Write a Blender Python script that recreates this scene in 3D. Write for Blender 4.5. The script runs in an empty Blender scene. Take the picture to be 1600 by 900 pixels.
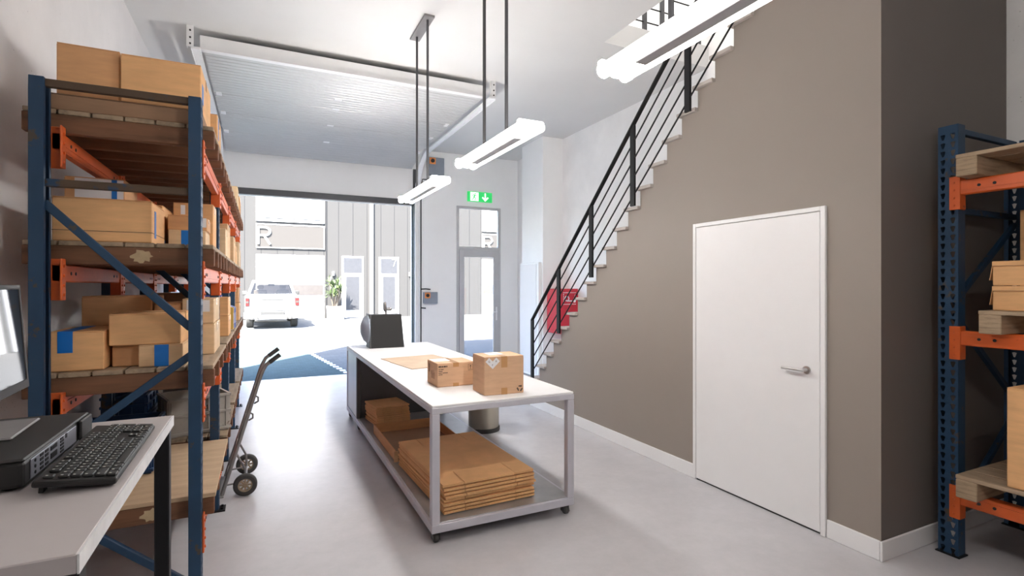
import bpy, bmesh, math, random
from mathutils import Vector, Matrix, Euler
random.seed(7)
S = bpy.context.scene
COL = S.collection
PI = math.pi

# ------------------------------------------------------------------ materials
def new_mat(name):
    m = bpy.data.materials.new(name); m.use_nodes = True
    nt = m.node_tree
    return m, nt, nt.nodes['Principled BSDF']

def nd(nt, typ, **kw):
    n = nt.nodes.new(typ)
    for k, v in kw.items():
        setattr(n, k, v)
    return n

def coords(nt, scale=(1, 1, 1), kind='Object'):
    tc = nd(nt, 'ShaderNodeTexCoord'); mp = nd(nt, 'ShaderNodeMapping')
    mp.inputs['Scale'].default_value = scale
    nt.links.new(tc.outputs[kind], mp.inputs['Vector'])
    return mp.outputs['Vector']

def ramp(nt, fac, stops):
    r = nd(nt, 'ShaderNodeValToRGB')
    e = r.color_ramp.elements
    while len(e) < len(stops): e.new(0.5)
    for i, (p, c) in enumerate(stops):
        e[i].position = p; e[i].color = (c[0], c[1], c[2], 1)
    nt.links.new(fac, r.inputs['Fac'])
    return r.outputs['Color']

def noise(nt, vec, scale, detail=4, rough=.6):
    n = nd(nt, 'ShaderNodeTexNoise')
    n.inputs['Scale'].default_value = scale; n.inputs['Detail'].default_value = detail
    n.inputs['Roughness'].default_value = rough
    nt.links.new(vec, n.inputs['Vector'])
    return n.outputs['Fac']

def bump(nt, b, h, strength=.2, dist=.01):
    n = nd(nt, 'ShaderNodeBump'); n.inputs['Strength'].default_value = strength
    n.inputs['Distance'].default_value = dist
    nt.links.new(h, n.inputs['Height']); nt.links.new(n.outputs['Normal'], b.inputs['Normal'])

def sc(c, k): return tuple(min(1, x * k) for x in c)

def M_plain(name, c, rough=.5, metal=0., var=.06, scale=6., stretch=(1, 1, 1), bmp=0., spec=None):
    m, nt, b = new_mat(name)
    f = noise(nt, coords(nt, stretch), scale)
    nt.links.new(ramp(nt, f, [(.3, sc(c, 1 - var)), (.7, sc(c, 1 + var))]), b.inputs['Base Color'])
    b.inputs['Roughness'].default_value = rough; b.inputs['Metallic'].default_value = metal
    if spec is not None: b.inputs['Specular IOR Level'].default_value = spec
    if bmp: bump(nt, b, f, bmp)
    return m

def M_worn(name, c, chip, amount=.62, scale=14., rough=.45):
    """painted steel with chipped patches"""
    m, nt, b = new_mat(name)
    v = coords(nt)
    f = noise(nt, v, scale, 6, .7)
    g = noise(nt, v, 3.)
    base = ramp(nt, g, [(.3, sc(c, .8)), (.7, sc(c, 1.15))])
    mx = nd(nt, 'ShaderNodeMix', data_type='RGBA')
    mask = ramp(nt, f, [(amount, (0, 0, 0)), (amount + .04, (1, 1, 1))])
    nt.links.new(mask, mx.inputs[0]); nt.links.new(base, mx.inputs[6])
    mx.inputs[7].default_value = (*chip, 1)
    nt.links.new(mx.outputs[2], b.inputs['Base Color'])
    b.inputs['Roughness'].default_value = rough
    bump(nt, b, f, .08)
    return m

def M_wood(name, c, stretch=(1, 14, 14), rough=.75, dark=.55, patch=None):
    m, nt, b = new_mat(name)
    f = noise(nt, coords(nt, stretch), 2.2, 6, .65)
    col = ramp(nt, f, [(.28, sc(c, dark)), (.5, c), (.75, sc(c, 1.25))])
    if patch:
        g = noise(nt, coords(nt, (1, 1, 1)), 5.5, 5, .6)
        mk = ramp(nt, g, [(.66, (0, 0, 0)), (.69, (1, 1, 1))])
        mx = nd(nt, 'ShaderNodeMix', data_type='RGBA')
        nt.links.new(mk, mx.inputs[0]); nt.links.new(col, mx.inputs[6]); mx.inputs[7].default_value = (*patch, 1)
        col = mx.outputs[2]
    nt.links.new(col, b.inputs['Base Color'])
    b.inputs['Roughness'].default_value = rough
    bump(nt, b, f, .25, .004)
    return m

def M_card(name, c):
    m, nt, b = new_mat(name)
    f = noise(nt, coords(nt, (1, 1, 6)), 5., 5, .6)
    g = noise(nt, coords(nt), 2.)
    a = ramp(nt, f, [(.3, sc(c, .9)), (.7, sc(c, 1.08))])
    h = ramp(nt, g, [(.3, (.88, .88, .88)), (.7, (1.06, 1.06, 1.06))])
    mx = nd(nt, 'ShaderNodeMix', data_type='RGBA', blend_type='MULTIPLY')
    mx.inputs[0].default_value = 1
    nt.links.new(a, mx.inputs[6]); nt.links.new(h, mx.inputs[7])
    nt.links.new(mx.outputs[2], b.inputs['Base Color'])
    b.inputs['Roughness'].default_value = .78
    bump(nt, b, f, .06, .003)
    return m

def M_emit(name, c, s):
    m, nt, b = new_mat(name)
    b.inputs['Base Color'].default_value = (*c, 1)
    b.inputs['Emission Color'].default_value = (*c, 1); b.inputs['Emission Strength'].default_value = s
    return m

def M_glass(name, tint=(1, 1, 1), gloss=.1):
    m = bpy.data.materials.new(name); m.use_nodes = True
    nt = m.node_tree; nt.nodes.clear()
    o = nd(nt, 'ShaderNodeOutputMaterial'); t = nd(nt, 'ShaderNodeBsdfTransparent'); g = nd(nt, 'ShaderNodeBsdfGlossy')
    fr = nd(nt, 'ShaderNodeFresnel'); fr.inputs['IOR'].default_value = 1.45
    t.inputs['Color'].default_value = (*tint, 1); g.inputs['Roughness'].default_value = .01
    mx = nd(nt, 'ShaderNodeMixShader')
    nt.links.new(fr.outputs[0], mx.inputs[0])
    nt.links.new(t.outputs[0], mx.inputs[1]); nt.links.new(g.outputs[0], mx.inputs[2])
    nt.links.new(mx.outputs[0], o.inputs['Surface'])
    return m

def M_concrete_wall(name, c):
    m, nt, b = new_mat(name)
    v = coords(nt)
    f = noise(nt, v, 1.6, 5, .6)
    vo = nd(nt, 'ShaderNodeTexVoronoi'); vo.inputs['Scale'].default_value = 22.
    nt.links.new(v, vo.inputs['Vector'])
    pores = ramp(nt, vo.outputs['Distance'], [(.045, (.0, .0, .0)), (.1, (1, 1, 1))])
    base = ramp(nt, f, [(.3, sc(c, .93)), (.7, sc(c, 1.05))])
    g = noise(nt, v, 3.3, 2)
    keep = ramp(nt, g, [(.5, (1, 1, 1)), (.56, (0, 0, 0))])
    mxk = nd(nt, 'ShaderNodeMix', data_type='RGBA', blend_type='LIGHTEN'); mxk.inputs[0].default_value = 1
    nt.links.new(pores, mxk.inputs[6]); nt.links.new(keep, mxk.inputs[7])
    mx = nd(nt, 'ShaderNodeMix', data_type='RGBA')
    nt.links.new(mxk.outputs[2], mx.inputs[0]); mx.inputs[6].default_value = (*sc(c, .6), 1)
    nt.links.new(base, mx.inputs[7])
    nt.links.new(mx.outputs[2], b.inputs['Base Color'])
    b.inputs['Roughness'].default_value = .7
    bump(nt, b, f, .1)
    return m

def M_floor():
    m, nt, b = new_mat('polished_concrete')
    v = coords(nt)
    f = noise(nt, v, 3.2, 8, .68); g = noise(nt, v, 14., 5, .7)
    a = ramp(nt, f, [(.3, (.49, .475, .49)), (.52, (.52, .505, .52)), (.72, (.545, .53, .545))])
    k = ramp(nt, g, [(.3, (.97, .97, .97)), (.7, (1.02, 1.02, 1.02))])
    mx = nd(nt, 'ShaderNodeMix', data_type='RGBA', blend_type='MULTIPLY'); mx.inputs[0].default_value = 1
    nt.links.new(a, mx.inputs[6]); nt.links.new(k, mx.inputs[7])
    nt.links.new(mx.outputs[2], b.inputs['Base Color'])
    b.inputs['Roughness'].default_value = .27
    bump(nt, b, g, .05, .003)
    return m

def M_paver(name, c, mortar, scale):
    m, nt, b = new_mat(name)
    br = nd(nt, 'ShaderNodeTexBrick')
    br.inputs['Scale'].default_value = scale
    br.inputs['Color1'].default_value = (*sc(c, .88), 1); br.inputs['Color2'].default_value = (*sc(c, 1.12), 1)
    br.inputs['Mortar'].default_value = (*mortar, 1); br.inputs['Mortar Size'].default_value = .012
    nt.links.new(coords(nt), br.inputs['Vector'])
    nt.links.new(br.outputs['Color'], b.inputs['Base Color'])
    b.inputs['Roughness'].default_value = .9; b.inputs['Specular IOR Level'].default_value = .1
    return m

MT = dict(
    white=M_plain('white_paint', (.93, .93, .925), .6, var=.01),
    ceil=M_plain('ceiling_paint', (.72, .715, .705), .7, var=.02, scale=1.5),
    conc=M_concrete_wall('painted_concrete', (.74, .72, .72)),
    concw=M_concrete_wall('white_concrete', (.90, .89, .88)),
    concg=M_concrete_wall('grey_concrete', (.42, .42, .43)),
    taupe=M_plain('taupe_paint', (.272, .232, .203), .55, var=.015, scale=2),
    taupe_shade=M_plain('shaded_taupe_paint', (.15, .128, .115), .6, var=.015, scale=2),  # wall taupe darkened to put the end wall's shade into its colour
    doorw=M_plain('white_lacquer', (.82, .81, .81), .35, var=.01),
    tread=M_plain('tread_stone', (.46, .41, .375), .5, var=.06, scale=9),
    floor=M_floor(),
    black=M_plain('black_steel', (.007, .007, .008), .45, spec=.25),
    blackm=M_plain('black_matt', (.016, .015, .015), .6),
    dgrey=M_plain('dark_grey_metal', (.085, .085, .09), .45, .3),
    frame=M_plain('grey_aluminium', (.52, .52, .53), .45, .1, .03),
    alu=M_plain('ribbed_aluminium', (.56, .56, .55), .42, .3, .02, 3),
    galv=M_plain('galvanised_white', (.86, .86, .86), .45, 0., .02),
    tabm=M_plain('table_metal', (.56, .55, .60), .42, .25, .05, 5),
    tabt=M_plain('table_laminate', (.78, .77, .77), .4, var=.02),
    tabs=M_plain('steel_shelf', (.38, .38, .38), .35, .6, .15, 4),
    cabs=M_plain('brushed_steel_panel', (.60, .60, .61), .38, .5, .05, 4, (1, 1, .1)),
    desk=M_plain('desk_laminate', (.46, .42, .415), .5, var=.04, scale=3),
    deske=M_plain('desk_edge', (.72, .72, .72), .5, var=.12, scale=12),
    blue=M_worn('blue_paint', (.008, .040, .092), (.065, .045, .03), .60, 9., .55),
    rust=M_worn('rusty_brace', (.075, .045, .025), (.012, .04, .085), .56, 5., .7),
    orange=M_worn('orange_paint', (.66, .115, .02), (.16, .05, .03), .66, 12.),
    wood=M_wood('weathered_wood', (.17, .075, .036), (1, 12, 12), patch=(.50, .40, .26)),
    woodl=M_wood('pallet_deck_wood', (.34, .25, .165), (10, 1, 10), patch=(.30, .22, .14)),
    woode=M_wood('laminated_block', (.36, .26, .165), (2, 3, 22)),
    bare=M_plain('bare_scraped_wood', (.46, .34, .20), .8, var=.12, scale=20),
    ply=M_wood('plywood', (.50, .35, .22), (1.2, 5, 5), dark=.85),
    c1=M_card('cardboard_tan', (.76, .43, .195)),
    c2=M_card('cardboard_brown', (.62, .335, .155)),
    c3=M_card('cardboard_pale', (.72, .47, .26)),
    c4=M_card('cardboard_dark', (.30, .175, .10)),
    c6=M_card('cardboard_sheet_pale', (.50, .375, .27)),
    c7=M_card('cardboard_parcel', (.62, .385, .235)),
    c5=M_card('cardboard_light', (.74, .53, .32)),
    tape=M_plain('brown_tape', (.50, .27, .115), .25, var=.05),
    btape=M_plain('blue_tape', (.006, .16, .55), .4, var=.08),
    label=M_plain('white_label', (.80, .80, .82), .6, var=.03),
    ink=M_plain('printing_ink', (.07, .045, .03), .8),
    steel=M_plain('brushed_nickel', (.55, .54, .53), .28, .95),
    gsteel=M_plain('grey_painted_steel', (.24, .23, .23), .45, .2, .1),
    rubber=M_plain('rubber', (.05, .047, .045), .75, var=.2),
    hub=M_plain('wheel_hub', (.36, .27, .18), .5, .2),
    plast=M_plain('black_plastic', (.010, .0095, .0095), .5, var=.08),
    plast2=M_plain('charcoal_plastic', (.017, .016, .0155), .55, var=.08),
    port=M_plain('port_plate', (.30, .31, .36), .4, .6),
    key=M_plain('key_plastic', (.014, .014, .014), .6),
    keyl=M_plain('key_legend', (.5, .5, .45), .6),
    screen=M_plain('screen_glass', (.02, .02, .022), .04, spec=1.),
    bgrey=M_plain('control_box_grey', (.24, .27, .32), .5),
    swo=M_plain('switch_orange', (.85, .30, .08), .5),
    green=M_emit('sign_green', (.03, .55, .13), .55),
    signw=M_emit('sign_white', (.9, 1, .92), .8),
    red=M_plain('cabinet_red', (.52, .015, .035), .35, var=.04),
    glass=M_glass('window_glass'),
    tube=M_emit('lamp_tube', (1., .97, .93), 22.),
    diff=M_emit('lamp_diffuser', (1., .97, .94), 3.5), tube2=M_emit('lamp_tube_far', (1., .98, .96), 40.), tube3=M_emit('lamp_tube_near', (1., .96, .92), 13.), diff2=M_emit('lamp_diffuser_far', (1., .98, .96), 3.), cap=M_emit('lamp_end', (1., .98, .96), 820.), cap2=M_emit('lamp_end_middle', (1., .97, .94), 140.), cap3=M_emit('lamp_end_near', (1., .96, .92), 330.), cap4=M_emit('lamp_end_added', (1., .96, .92), 360.), cap5=M_emit('lamp_end_door', (1., .98, .96), 40.),
    lampw=M_plain('lamp_white', (.85, .85, .86), .35, var=.01),
    bin=M_plain('bin_champagne', (.52, .48, .40), .32, .7, .02, 3),
    # outdoors
    fac=M_plain('facade_cladding', (.036, .035, .034), .8, var=.02, scale=1., spec=.05),
    facw=M_plain('facade_white', (.50, .50, .50), .5, var=.01),
    facd=M_plain('facade_groove', (.02, .02, .021), .8, spec=.05),
    signp=M_plain('sign_panel', (.042, .039, .0365), .8, var=.01, spec=.05),
    fglass=M_plain('facade_glass', (.035, .035, .037), .12),
    stripg=M_plain('door_window', (.05, .045, .042), .15),
    asph=M_paver('concrete_pavers', (.085, .085, .084), (.07, .07, .07), 2.5),
    bluep=M_paver('blue_bay_pavers', (.044, .064, .066), (.032, .050, .055), 5.),
    line=M_plain('marking_paint', (.82, .82, .82), .7),
    truckw=M_plain('truck_white', (.23, .23, .227), .35, var=.01, spec=.3),
    truckg=M_glass('truck_window', (.42, .41, .38)),
    seat=M_plain('seat_fabric', (.17, .15, .125), .8),
    tgrey=M_plain('truck_grey_trim', (.035, .035, .034), .6, spec=.2), tgap=M_plain('truck_panel_gap', (.06, .06, .06), .7, spec=.1),
    tail=M_plain('tail_light', (.06, .010, .010), .4, spec=.2),
    tyre=M_plain('tyre', (.035, .034, .032), .8),
    chrome=M_plain('chrome', (.7, .7, .7), .15, 1.),
    leaf=M_plain('yucca_leaf', (.055, .085, .028), .5, var=.3, scale=4),
    trunk=M_plain('yucca_trunk', (.085, .065, .045), .8),
    soil=M_plain('soil', (.06, .045, .03), .9),
    yellow=M_plain('yellow_card', (.72, .46, .10), .6),
    vblue=M_plain('blue_folder', (.05, .09, .42), .45),
    crateb=M_plain('blue_crate_plastic', (.012, .05, .14), .5),
    crateg=M_worn('grey_crate_metal', (.40, .37, .33), (.17, .13, .10), .62, 7.),
    tray=M_plain('grey_tray_plastic', (.30, .31, .30), .5, var=.1),
)

# ------------------------------------------------------------------ mesh building
ORG = {}
class MB:
    def __init__(s): s.b = bmesh.new()
    def box(s, x0, x1, y0, y1, z0, z1, bev=0., rot=None, seg=1):
        c = Vector(((x0 + x1) / 2, (y0 + y1) / 2, (z0 + z1) / 2))
        r = bmesh.ops.create_cube(s.b, size=1.)
        vs = r['verts']
        bmesh.ops.scale(s.b, vec=(abs(x1 - x0), abs(y1 - y0), abs(z1 - z0)), verts=vs)
        if bev > 0:
            es = list({e for v in vs for e in v.link_edges})
            q = bmesh.ops.bevel(s.b, geom=es, offset=bev, segments=seg, affect='EDGES', profile=.5)
            vs = list({v for f in q['faces'] for v in f.verts} | {v for v in vs if v.is_valid})
        if rot is not None: bmesh.ops.rotate(s.b, cent=(0, 0, 0), matrix=rot.to_3x3() if hasattr(rot, 'to_3x3') else rot, verts=vs)
        bmesh.ops.translate(s.b, vec=c, verts=vs)
        return s
    def bar(s, p0, p1, w, h, up=(0, 0, 1), bev=0.):
        """rectangular bar from p0 to p1: w sideways, h along up"""
        p0, p1 = Vector(p0), Vector(p1); d = p1 - p0; L = d.length; d.normalize()
        u = Vector(up); side = d.cross(u)
        if side.length < 1e-5: side = d.cross(Vector((1, 0, 0)))
        side.normalize(); u = side.cross(d).normalized()
        R = Matrix((side, d, u)).transposed()
        r = bmesh.ops.create_cube(s.b, size=1.); vs = r['verts']
        bmesh.ops.scale(s.b, vec=(w, L, h), verts=vs)
        if bev > 0:
            es = list({e for v in vs for e in v.link_edges})
            q = bmesh.ops.bevel(s.b, geom=es, offset=bev, segments=1, affect='EDGES')
            vs = list({v for f in q['faces'] for v in f.verts} | {v for v in vs if v.is_valid})
        bmesh.ops.rotate(s.b, cent=(0, 0, 0), matrix=R, verts=vs)
        bmesh.ops.translate(s.b, vec=(p0 + p1) / 2, verts=vs)
        return s
    def cyl(s, p0, p1, r, seg=16, r2=None):
        p0, p1 = Vector(p0), Vector(p1); d = p1 - p0
        q = d.to_track_quat('Z', 'Y').to_matrix()
        o = bmesh.ops.create_cone(s.b, cap_ends=True, segments=seg, radius1=r, radius2=r if r2 is None else r2, depth=d.length)
        bmesh.ops.rotate(s.b, cent=(0, 0, 0), matrix=q, verts=o['verts'])
        bmesh.ops.translate(s.b, vec=(p0 + p1) / 2, verts=o['verts'])
        return s
    def tube(s, pts, r, seg=10):
        pts = [Vector(p) for p in pts]; rings = []
        n = len(pts); prev = None
        for i, p in enumerate(pts):
            t = (pts[min(i + 1, n - 1)] - pts[max(i - 1, 0)]).normalized()
            if prev is None:
                a = t.cross(Vector((0, 0, 1)))
                if a.length < .1: a = t.cross(Vector((1, 0, 0)))
            else:
                a = prev - t * prev.dot(t)
            a.normalize(); prev = a; b = t.cross(a)
            rings.append([s.b.verts.new(p + a * r * math.cos(k * 2 * PI / seg) + b * r * math.sin(k * 2 * PI / seg)) for k in range(seg)])
        for i in range(n - 1):
            for k in range(seg):
                s.b.faces.new((rings[i][k], rings[i][(k + 1) % seg], rings[i + 1][(k + 1) % seg], rings[i + 1][k]))
        s.b.faces.new(rings[0][::-1]); s.b.faces.new(rings[-1])
        return s
    def prism(s, poly, ax, a, b):
        """poly: 2D points in the two other axes (in xyz order), extruded along axis ax from a to b"""
        def v3(p, t):
            return {0: (t, p[0], p[1]), 1: (p[0], t, p[1]), 2: (p[0], p[1], t)}[ax]
        A = [s.b.verts.new(v3(p, a)) for p in poly]; B = [s.b.verts.new(v3(p, b)) for p in poly]
        n = len(poly)
        fs = [s.b.faces.new(A), s.b.faces.new(B[::-1])]
        for i in range(n):
            fs.append(s.b.faces.new((A[i], A[(i + 1) % n], B[(i + 1) % n], B[i])))
        bmesh.ops.recalc_face_normals(s.b, faces=fs)
        return s
    def lathe(s, prof, c=(0, 0, 0), seg=32, axis='Z'):
        rings = []
        for r, z in prof:
            if r < 1e-6:
                rings.append([s.b.verts.new(Vector((0, 0, z)))])
            else:
                rings.append([s.b.verts.new(Vector((r * math.cos(k * 2 * PI / seg), r * math.sin(k * 2 * PI / seg), z))) for k in range(seg)])
        fs = []
        for A, B in zip(rings, rings[1:]):
            for k in range(seg):
                a = [A[k % len(A)], A[(k + 1) % len(A)]] if len(A) > 1 else [A[0]]
                b = [B[(k + 1) % len(B)], B[k % len(B)]] if len(B) > 1 else [B[0]]
                if len(a) + len(b) >= 3: fs.append(s.b.faces.new(a + b))
        vs = [v for r in rings for v in r]
        if axis == 'Y': bmesh.ops.rotate(s.b, cent=(0, 0, 0), matrix=Matrix.Rotation(PI / 2, 3, 'X'), verts=vs)
        if axis == 'X': bmesh.ops.rotate(s.b, cent=(0, 0, 0), matrix=Matrix.Rotation(PI / 2, 3, 'Y'), verts=vs)
        bmesh.ops.translate(s.b, vec=c, verts=vs)
        bmesh.ops.recalc_face_normals(s.b, faces=fs)
        return s
    def poly(s, pts):
        s.b.faces.new([s.b.verts.new(p) for p in pts]); return s
    def build(s, name, mat, parent=None, smooth=False, loc=None, solid=0.):
        me = bpy.data.meshes.new(name)
        if parent is not None:
            org = ORG[parent]
        elif loc is not None:
            org = Vector(loc)
        else:
            cs = [v.co for v in s.b.verts]
            org = Vector(((min(c.x for c in cs) + max(c.x for c in cs)) / 2, (min(c.y for c in cs) + max(c.y for c in cs)) / 2, min(c.z for c in cs)))
        bmesh.ops.translate(s.b, vec=-org, verts=s.b.verts[:])
        s.b.to_mesh(me); s.b.free()
        if smooth:
            for p in me.polygons: p.use_smooth = True
        me.materials.append(mat)
        o = bpy.data.objects.new(name, me); COL.objects.link(o)
        if parent is not None: o.parent = parent
        else: o.location = org
        ORG[o] = org
        if smooth and smooth != 'all':
            md = o.modifiers.new('edges', 'EDGE_SPLIT'); md.split_angle = math.radians(35)
        if solid:
            md = o.modifiers.new('thickness', 'SOLIDIFY'); md.thickness = solid; md.offset = 0
        return o

def thing(name, label, cat, loc=(0, 0, 0), rz=0., group=None):
    o = bpy.data.objects.new(name, None); COL.objects.link(o)
    o.location = loc; o.rotation_euler = (0, 0, rz); o.empty_display_size = .1
    ORG[o] = Vector(loc)
    tag(o, label, cat, group)
    return o
def tag(o, label, cat, group=None, kind=None):
    if label: o['label'] = label
    if cat: o['category'] = cat
    if group: o['group'] = group
    if kind: o['kind'] = kind
    return o
def struct(o, label=None, cat=None):
    o['kind'] = 'structure'
    if label: o['label'] = label
    if cat: o['category'] = cat
    return o
def dup(root, loc, rz=None, label=None, group=None):
    r = root.copy(); COL.objects.link(r); r.location = loc
    if rz is not None: r.rotation_euler = (0, 0, rz)
    if label: r['label'] = label
    if group: r['group'] = group
    ORG[r] = Vector(loc)
    kids = {}
    for o in list(S.objects): kids.setdefault(o.parent, []).append(o)
    def rec(src, dst):
        for ch in kids.get(src, []):
            c = ch.copy(); COL.objects.link(c); c.parent = dst; ORG[c] = Vector(loc)
            rec(ch, c)
    rec(root, r)
    return r
def text(name, body, size, loc, rot, mat, parent, depth=.001):
    """flat extruded lettering, turned into a mesh"""
    cu = bpy.data.curves.new(name, 'FONT'); cu.body = body; cu.size = size; cu.extrude = depth
    tmp = bpy.data.objects.new('lettering_curve', cu); COL.objects.link(tmp)
    bpy.context.view_layer.update()
    me = bpy.data.meshes.new_from_object(tmp.evaluated_get(bpy.context.evaluated_depsgraph_get()))
    bpy.data.objects.remove(tmp); bpy.data.curves.remove(cu)
    me.name = name; me.materials.clear(); me.materials.append(mat)
    o = bpy.data.objects.new(name, me); COL.objects.link(o); o.parent = parent
    o.location = Vector(loc) - ORG[parent]; o.rotation_euler = rot
    ORG[o] = ORG[parent]
    return o

# ================================================================== THE ROOM
XL, XW, XR = -1.12, 3.243, 4.72        # left wall, stair wall, right wall
YB, YO, YN = 9.6, 9.77, -2.6           # back wall inside / outside, wall behind the camera
ZC, ZS, ZT = 4.15, 4.40, 7.1           # ceiling, upper floor, roof

struct(MB().box(XL - .6, 14, YN - .3, YO, -.2, 0).build('floor', MT['floor'], loc=(0, 0, 0)), 'polished grey concrete floor of the warehouse unit', 'floor')

# slab with the stair opening
OY0, OY1, OX0 = 1.95, 4.52, 3.232
m = MB()
m.box(XL, OX0, YN, YB, ZC, ZS).box(OX0, XR, OY1, YB, ZC, ZS).box(OX0, XR, YN, OY0, ZC, ZS)
struct(m.build('ceiling', MT['ceil'], loc=(0, 0, 0)), 'white painted ceiling with a stair opening', 'ceiling')
# upper storey shell and roof
struct(MB().box(XL - .58, 14, YN - .2, YO, ZT - .2, ZT).build('roof', MT['white'], loc=(0, 0, 0)), 'flat roof slab over the unit', 'roof')

struct(MB().box(XL - .58, XL, YN, YO, 0, ZT).build('wall_left', MT['conc'], loc=(0, 0, 0)), 'pale painted concrete wall behind the tall pallet rack', 'wall')
# back wall with the openings for the loading door and the glazed exit door
GX0, GX1, GZ = -.62, 2.54, 3.10
EX0, EX1, EZ = 3.40, 4.335, 3.15
m = MB()
m.box(XL, GX0, YB, YO, 0, ZT).box(GX0, GX1, YB, YO, GZ, ZT).box(GX1, EX0, YB, YO, 0, ZT)
m.box(EX0, EX1, YB, YO, EZ, ZT).box(EX1, 14, YB, YO, 0, ZT)
struct(m.build('wall_back', MT['white'], loc=(0, 0, 0)), 'white wall around the loading door and glazed exit', 'wall')
struct(MB().box(XR, XR + .2, YN, YB, 0, ZT).build('wall_right', MT['concw'], loc=(0, 0, 0)), 'pale concrete wall beyond the stairs', 'wall')
struct(MB().box(XL - .58, XR + .2, YN - .2, YN, 0, ZT).build('wall_front', MT['concg'], loc=(0, 0, 0)), 'wall closing the room at its inner end', 'wall')
# pilaster near the exit door
struct(MB().box(4.324, XR, 7.81, 8.6, 0, ZC).build('wall_pilaster', MT['white'], loc=(0, 0, 0)), 'white pilaster between exit door and stairs', 'pilaster')

# ---- stair: zigzag side wall, flight, treads
DY, DZ = .1818, .1782
def riser_y(k): return 5.767 - DY * k          # near edge of tread k
def under_z(k): return .544 + DZ * k
TK = .03
KMAX = 20
poly = [(1.81, 0), (6.35, 0), (6.35, .0)]
zig = []
for k in range(-2, KMAX + 1):
    yn, yfar = riser_y(k), riser_y(k) + DY
    zig += [(yfar, under_z(k)), (yn, under_z(k))]
poly = [(1.871, 0)] + [(riser_y(-2) + DY, 0)] + zig + [(riser_y(KMAX), ZC), (1.871, ZC)]
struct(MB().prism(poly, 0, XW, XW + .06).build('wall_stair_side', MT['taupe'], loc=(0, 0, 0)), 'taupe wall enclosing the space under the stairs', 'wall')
struct(MB().box(XW + .001, XR, 1.808, 1.87, 0, ZC).build('wall_stair_end', MT['taupe_shade'], loc=(0, 0, 0)), 'taupe end wall beside the short rack, shade put into its colour', 'wall')
# solid flight behind the side wall, white risers
fl = [(riser_y(-2) + DY, 0)] + zig + [(riser_y(KMAX), under_z(KMAX) - .3)]
MB().box(XW, XW + .0009, 1.808, 1.871, 0, ZC).build('wall_stair_corner', MT['taupe'], loc=(0, 0, 0))['kind'] = 'structure'
stair = MB().prism(fl, 0, XW + .061, XR).build('staircase', MT['white'], loc=(0, 0, 0))
struct(stair, 'white stair flight rising towards the upper floor', 'stairs')
for k in range(-2, KMAX + 1):
    MB().box(XW - .035, XR, riser_y(k) - .0, riser_y(k) + DY + .032, under_z(k), under_z(k) + TK, .004).build('tread', MT['tread'], stair)

# ---- railing
rail = thing('stair_railing', 'black steel railing with slim sloping bars up the stairs', 'railing', (3.2, 6.06, .2))
def rl(y, off): return 1.171 + (6.064 - y) * .9605 + off     # top line of the hand rail
RX = XW - .045
posts = [6.064, 5.391, 4.705, 4.004, 3.289, 2.56]
for i, y in enumerate(posts):
    z0 = .40 + (6.064 - y) * .9605 - .02
    MB().box(RX - .012, RX + .012, y - .032, y + .032, z0, rl(y, -.02), .003).build('post', MT['black'], rail)
MB().bar((RX, 6.075, rl(6.075, -.02)), (RX, 1.98, rl(1.98, -.02)), .042, .02, bev=.003).build('handrail', MT['black'], rail)
for off in (-.19, -.36, -.53, -.70):
    MB().tube([(RX, 6.064, rl(6.064, off)), (RX, 2.0, rl(2.0, off))], .0075, 8).build('rail_bar', MT['black'], rail)
# guard rail of the upper floor
g = thing('landing_railing', 'black railing guarding the stair opening upstairs', 'railing', (4., 4.6, ZS))
for x in (3.30, 3.82, 4.07, 4.62):
    MB().box(x - .02, x + .02, 4.56, 4.60, ZS, ZS + 1.0).build('post', MT['dgrey'], g)
for z in (4.52, 4.685, 4.85, 5.02, 5.19):
    MB().tube([(3.28, 4.58, z), (4.64, 4.58, z)], .008, 8).build('rail_bar', MT['black'], g)
MB().box(3.26, 4.66, 4.555, 4.605, 5.38, 5.41, .003).build('handrail', MT['black'], g)

# ---- skirting
def skirt(nm, *segs):
    m = MB()
    for sgm in segs: m.box(*sgm, .003)
    return struct(m.build(nm, MT['doorw'], loc=(0, 0, 0)), 'white baseboard along the taupe stair wall', 'baseboard')
skirt('baseboard_stair', (XW - .014, XW, 3.262, 6.2, 0, .115), (XW - .014, XW, 1.81, 2.125, 0, .115))
skirt('baseboard_end', (XW - .014, XR, 1.794, 1.808, 0, .115))

# ---- white interior door in the taupe wall
d2 = thing('door_2', 'plain white interior door in the taupe wall', 'door', (XW, 2.7, 0)); d2['kind'] = 'structure'
m = MB()
m.box(XW - .022, XW, 2.128, 2.162, 0, 2.108, .003).box(XW - .022, XW, 3.228, 3.258, 0, 2.108, .003).box(XW - .022, XW, 2.162, 3.228, 2.078, 2.108, .003)
m.build('door_frame', MT['doorw'], d2)
MB().box(XW - .016, XW - .001, 2.168, 3.226, .014, 2.075, .003).build('door_leaf', MT['doorw'], d2)
MB().box(XW - .006, XW, 2.165, 3.228, 0, .012).build('threshold', MT['blackm'], d2)
hd = MB().lathe([(0, 0), (.026, 0), (.026, .008), (.011, .010), (.011, .045), (0, .045)], (0, 0, 0), 24, 'X')
bmesh.ops.rotate(hd.b, cent=(0, 0, 0), matrix=Matrix.Rotation(PI, 3, 'Z'), verts=hd.b.verts[:])
bmesh.ops.translate(hd.b, vec=(XW - .016, 2.255, 1.045), verts=hd.b.verts[:])
hd.build('rosette', MT['steel'], d2, True)
MB().tube([(XW - .055, 2.252, 1.045), (XW - .062, 2.27, 1.045), (XW - .062, 2.30, 1.045), (XW - .062, 2.405, 1.045)], .0095, 12).build('door_handle', MT['steel'], d2, True)

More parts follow.
